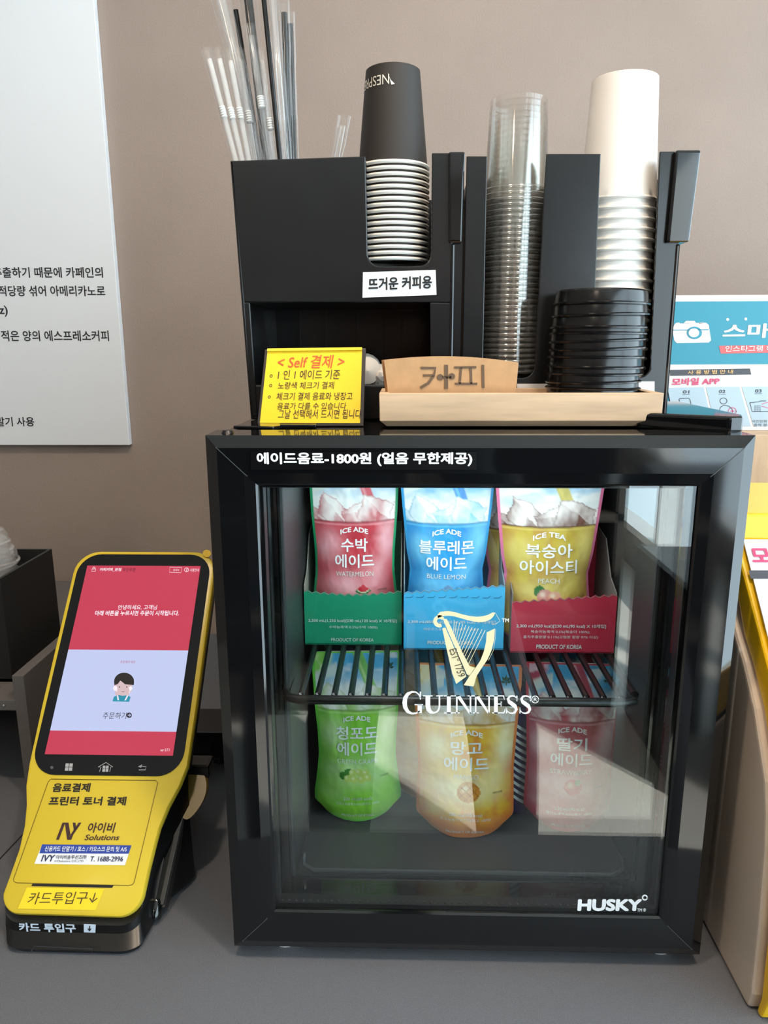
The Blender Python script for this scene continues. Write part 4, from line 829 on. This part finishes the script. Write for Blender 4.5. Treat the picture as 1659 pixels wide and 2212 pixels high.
onT = plane((0, YT-.0012, 0), (0, 1, 0)); t = MB()
tpx(t, '스마트', onT, 1560, 1712, 731, 700, .03, yb1=729); t.poly([onT(*p) for p in circ(1572, 690, 3.2, 10)]); t.poly([onT(*p) for p in circ(1611, 689, 3.2, 10)])
t.build('title_lettering', whm, ts)
sgnp('red_tag', mat('tag_red', (204, 92, 96), .5), [[(1553, 747), (1720, 744), (1720, 761), (1557, 764)]], .0012); t = MB(); tpx(t, '인스타그램 해시태그', plane((0, YT-.0016, 0), (0, 1, 0)), 1566, 1720, 760, 747, .01, yb1=758); t.build('tag_lettering', whm, ts)
sgnp('dark_band', darkm, [[(1446, 799), (1620, 796), (1623, 809), (1448, 812)]], .0008); t = MB(); tpx(t, '사 용 방 법 안 내', onT, 1485, 1583, 809, 800, .015, yb1=807); t.build('band_lettering', mat('gold_print', (226, 182, 120), .5), ts)
t = MB(); tpx(t, '모바일 APP', onT, 1451, 1554, 833, 817, .03, yb1=831); t.build('heading_lettering', pinkm, ts)
zq = at(1550, 838, YT).z; zq0 = at(1550, 920, YT).z
sgnp('step_panel', palem, [[(1441, 838), (1520, 836), (1540, 921), (1452, 921)], [(1525, 836), (1597, 835), (1622, 921), (1545, 921)], [(1602, 835), (1740, 834), (1765, 921), (1628, 921)]], .0008)
t = MB()
for s, x, y in (('01', 1475, 850), ('02', 1553, 849), ('03', 1631, 848)): tpx(t, s, onT, x, x+14, y, y-7, .02); stroke(t, onT, [(x-1, y+2.5), (x+15, y+2.5)], .8)
stroke(t, onT, [(1467, 863), (1469, 861), (1488, 860), (1491, 864), (1497, 895), (1474, 895)], 1.4, True); stroke(t, onT, circ(1563, 866, 7.5, 18, 6.5), 1.3, True); stroke(t, onT, [(1554, 892), (1556, 880), (1564, 875), (1574, 877), (1582, 884)], 1.3); stroke(t, onT, [(1554, 892), (1574, 892)], 1.3)
stroke(t, onT, [(1620, 870), (1640, 868), (1643, 866), (1655, 866)], 1.4); stroke(t, onT, [(1620, 870), (1625, 889), (1665, 889)], 1.4)
for i in range(9): x, y = 1630+(i % 3)*5, 876+(i//3)*4.5; stroke(t, onT, [(x, y), (x+3, y), (x+3, y+3), (x, y+3)], .6, True)
tpx(t, '사진인화 할', onT, 1624, 1668, 913, 907, 0); tpx(t, '출력 할 통', onT, 1628, 1668, 921, 915, 0); t.build('step_icons', darkm, ts)
t = MB(); stroke(t, onT, circ(1582, 888, 8.5, 18, 7.5), 1.2, True); stroke(t, onT, [(1578, 888), (1587, 888)], 1.5); stroke(t, onT, [(1582.5, 884), (1582.5, 892)], 1.5); stroke(t, onT, [(1490, 874), (1494, 882), (1500, 880), (1508, 886), (1512, 892)], 1.2); stroke(t, onT, [(1645, 873), (1662, 868)], 1); stroke(t, onT, [(1645, 877), (1662, 882)], 1); t.build('step_icons_magenta', pinkm, ts)

pk = thing('photo_kiosk', 'yellow and white photo printing kiosk at the right beside the fridge', 'kiosk', (.4, .1, 0))
wh2 = mat('kiosk_white', (206, 190, 174), .3); yl2 = mat('kiosk_yellow', (250, 196, 8), .3)
XK, XE = .240, .62
def side(pts, x0, x1): return MB().prism([(x0, y, z) for y, z in pts], (x1-x0, 0, 0))
inn = [(.0558, .3052), (.0349, .2878), (.0068, .2582), (-.0247, .2084), (-.0321, .1835), (-.0368, .1567), (-.042, .0855), (-.0445, .0187), (-.040, .0006)]
side([(.26, .345), (.10, .345)]+inn+[(.26, .0006)], XK, XE-.004).build('white_body', wh2, pk, bevel=.004, seg=3)
cov = [(-.050, .0006), (-.060, .03), (-.057, .16), (-.047, .215), (-.033, .253), (.0048, .297), (.058, .352), (.090, .384)]
side(cov+[(.090, .36)]+[(y-.003, z+.001) for y, z in inn], XK+.006, XE).build('yellow_cover', yl2, pk, bevel=.003, seg=3)
side([(.090, .384), (.0915, .408), (.25, .408), (.25, .35), (.090, .35)], XK+.006, XE).build('yellow_head', yl2, pk, bevel=.003)
pn = Vector((0, -.7, .714)); A0 = Vector((.26, .0885, .3835)); dn = Vector((0, -.714, -.70))
p1 = A0+pn*.0012; p1.x = .2525; p2 = p1+dn*.125; p2.x = .2492
MB().prism([p1, Vector((XE-.02, p1.y, p1.z)), Vector((XE-.02, p2.y, p2.z)), p2], pn*.0015).build('white_face', mat('kiosk_face_white', (238, 240, 244), .35), pk, bevel=.0008)
kq = lambda o: plane(A0+pn*(.0027+o), pn)
t = MB(); tpx(t, '모바일', kq(.0006), 1628, 1760, 1219, 1183, .03, updir=Vector((0, .70, .714))); t.build('face_lettering', pinkm, pk)
MB().poly([kq(.0005)(1617, 1232), kq(.0005)(1760, 1232), kq(.0005)(1765, 1250), kq(.0005)(1622, 1250)]).build('grey_band', darkm, pk)

# ============================================================ THE PHOTOGRAPHER, seen only as a dark reflection in the fridge door
def skinned(name, joints, links, m, parent=None, root=0, sub=2):
    me = bpy.data.meshes.new(name); me.from_pydata([j[0] for j in joints], links, [])
    o = bpy.data.objects.new(name, me); COL.objects.link(o); me.materials.append(m)
    k = o.modifiers.new('skin', 'SKIN'); k.use_smooth_shade = True
    for v, j in zip(me.skin_vertices[0].data, joints): v.radius = j[1] if isinstance(j[1], tuple) else (j[1], j[1])
    me.skin_vertices[0].data[root].use_root = True
    u = o.modifiers.new('subdivision', 'SUBSURF'); u.levels = u.render_levels = sub
    if parent: o.parent = parent
    return o
PX, PY = -.06, -1.02
def LX(s_, d): return d if s_ > 0 else 0
def J(x, y, z): return (PX+x, PY+y, z)
body = [(J(0, 0, .17), (.15, .11)), (J(0, 0, .32), (.135, .10)), (J(0, .01, .48), (.16, .11)), (J(0, .01, .62), (.10, .08)), (J(0, .02, .70), .046), (J(0, .045, .775), (.062, .075)), (J(0, .035, .85), (.086, .102)), (J(0, .025, .92), (.062, .075))]
bl = [(i, i+1) for i in range(7)]
for s_ in (-1, 1):
    b_ = len(body); body += [(J(.17*s_, .01, .61), .058), (J(.30*s_, .08, .42), .043), (J(.085*s_-.05, .355, .49), .028), (J(.062*s_-.052, .395, .515), (.034, .018))]; bl += [(3, b_), (b_, b_+1), (b_+1, b_+2), (b_+2, b_+3)]
    for q in range(4):
        f_ = len(body); zq_ = .545-.022*q; body += [(J(.050*s_-.057, .412, zq_), .0095), (J(.030*s_-.057, .424, zq_), .0085), (J(.012*s_-.057, .424, zq_+.002), .0075)]; bl += [(b_+3, f_), (f_, f_+1), (f_+1, f_+2)]
    f_ = len(body); body += [(J(.052*s_-.057, .395, .555), .011), (J(.036*s_-.057, .40, .575), .009)]; bl += [(b_+3, f_), (f_, f_+1)]
    b_ = len(body); body += [(J(.095*s_+LX(s_, .02), 0, .08), .085), (J(.145*s_+LX(s_, .09), .03, -.30), .058), (J(.16*s_+LX(s_, .105), 0, -.67), .042), (J(.175*s_+LX(s_, .105), .11, -.715), .033)]; bl += [(0, b_), (b_, b_+1), (b_+1, b_+2), (b_+2, b_+3)]
person = skinned('person', body, bl, mat('skin_tone', (206, 160, 132), .5)); tag(person, 'person in dark jacket and trousers standing before the counter holding up a phone', 'person')
trs = [(J(0, 0, .17), (.158, .118)), (J(0, 0, .26), (.15, .112))]; tl_ = [(0, 1)]
for s_ in (-1, 1): b_ = len(trs); trs += [(J(.098*s_+LX(s_, .03), 0, .08), .108), (J(.145*s_+LX(s_, .09), .03, -.30), .092), (J(.158*s_+LX(s_, .105), 0, -.69), .080)]; tl_ += [(0, b_), (b_, b_+1), (b_+1, b_+2)]
skinned('trousers', trs, tl_, mat('dark_trousers', (26, 27, 33), .8), person)
jk = [(J(0, 0, .02), (.225, .15)), (J(0, 0, .22), (.215, .14)), (J(0, .01, .46), (.215, .13)), (J(0, .01, .63), (.11, .085))]; jl = [(0, 1), (1, 2), (2, 3)]
for s_ in (-1, 1): b_ = len(jk); jk += [(J(.175*s_, .01, .61), .072), (J(.30*s_, .08, .42), .062), (J(.10*s_-.045, .335, .482), .042)]; jl += [(3, b_), (b_, b_+1), (b_+1, b_+2)]
skinned('jacket', jk, jl, mat('dark_jacket', (44, 38, 38), .8), person)
hd = Vector(J(0, .033, .845))
hb = MB(); ns, nr = 28, 12
hb.loft([[hd+Matrix.Rotation(.55, 3, 'X')@Vector((.093*math.sin(a)*math.sin(b), -.012-.112*math.sin(a)*math.cos(b), .112*math.cos(a)+.010)) for b in [2*PI*k/ns for k in range(ns)]] for a in [.02+q*1.75/nr for q in range(nr+1)]], caps=True)
hb.build('hair', mat('black_hair', (20, 17, 16), .5), person, smooth=True, local=True)
skn = MATS['skin_tone']
for s_ in (-1, 1):
    e_ = hd+Vector((.031*s_, .079, .0)); MB().lathe([(0, -.011), (.006, -.009), (.0105, -.002), (.0105, .002), (.006, .009), (0, .011)], e_, 14).build('eye', mat('eye_white', (232, 228, 222), .3), person, smooth=True, local=True)
    MB().lathe([(0, 0), (.0045, .0005), (.005, -.002)], e_+Vector((0, .0106, 0)), 12, Matrix.Rotation(-PI/2, 3, 'X')).build('iris', mat('eye_dark', (34, 22, 16), .2), person, smooth=True, local=True)
    MB().tube([e_+Vector((-.016, .010, .019)), e_+Vector((0, .014, .022)), e_+Vector((.016, .010, .019))], [.0015, .0028, .0015], 8).build('eyebrow', MATS['black_hair'], person, smooth=True, local=True)
    MB().tube([hd+Vector((.083*s_, -.012, .022)), hd+Vector((.094*s_, -.020, .018)), hd+Vector((.094*s_, -.018, -.012)), hd+Vector((.082*s_, -.006, -.030))], [.006, .009, .009, .006], 10).build('ear', skn, person, smooth=True, local=True)
MB().tube([hd+Vector((0, .088, .012)), hd+Vector((0, .104, -.012)), hd+Vector((0, .110, -.027)), hd+Vector((0, .092, -.034))], [.007, .009, .012, .009], 10).build('nose', skn, person, smooth=True, local=True)
MB().tube([hd+Vector((-.022, .080, -.058)), hd+Vector((-.008, .091, -.056)), hd+Vector((.008, .091, -.056)), hd+Vector((.022, .080, -.058))], [.002, .0055, .0055, .002], 10).build('mouth', mat('lip_tone', (168, 98, 92), .45), person, smooth=True, local=True)
for s_ in (-1, 1): skinned('shoe', [(J(.16*s_+LX(s_, .105), -.03, -.71), .042), (J(.17*s_+LX(s_, .105), .06, -.712), .04), (J(.178*s_+LX(s_, .105), .14, -.715), .034)], [(0, 1), (1, 2)], mat('tan_shoe', (150, 116, 88), .7), person)
ph = thing('smartphone', 'black smartphone held upright in both hands in front of the person', 'phone', (-.057, -.604, .56))
MB().prism([(-.057+x, -.600, .53+z) for x, z in rrect(-.037, .037, -.078, .078, .01)], (0, -.008, 0)).build('phone_body', gloss, ph)

bpy.data.scenes.remove(TYPE); bpy.data.objects.remove(CO)
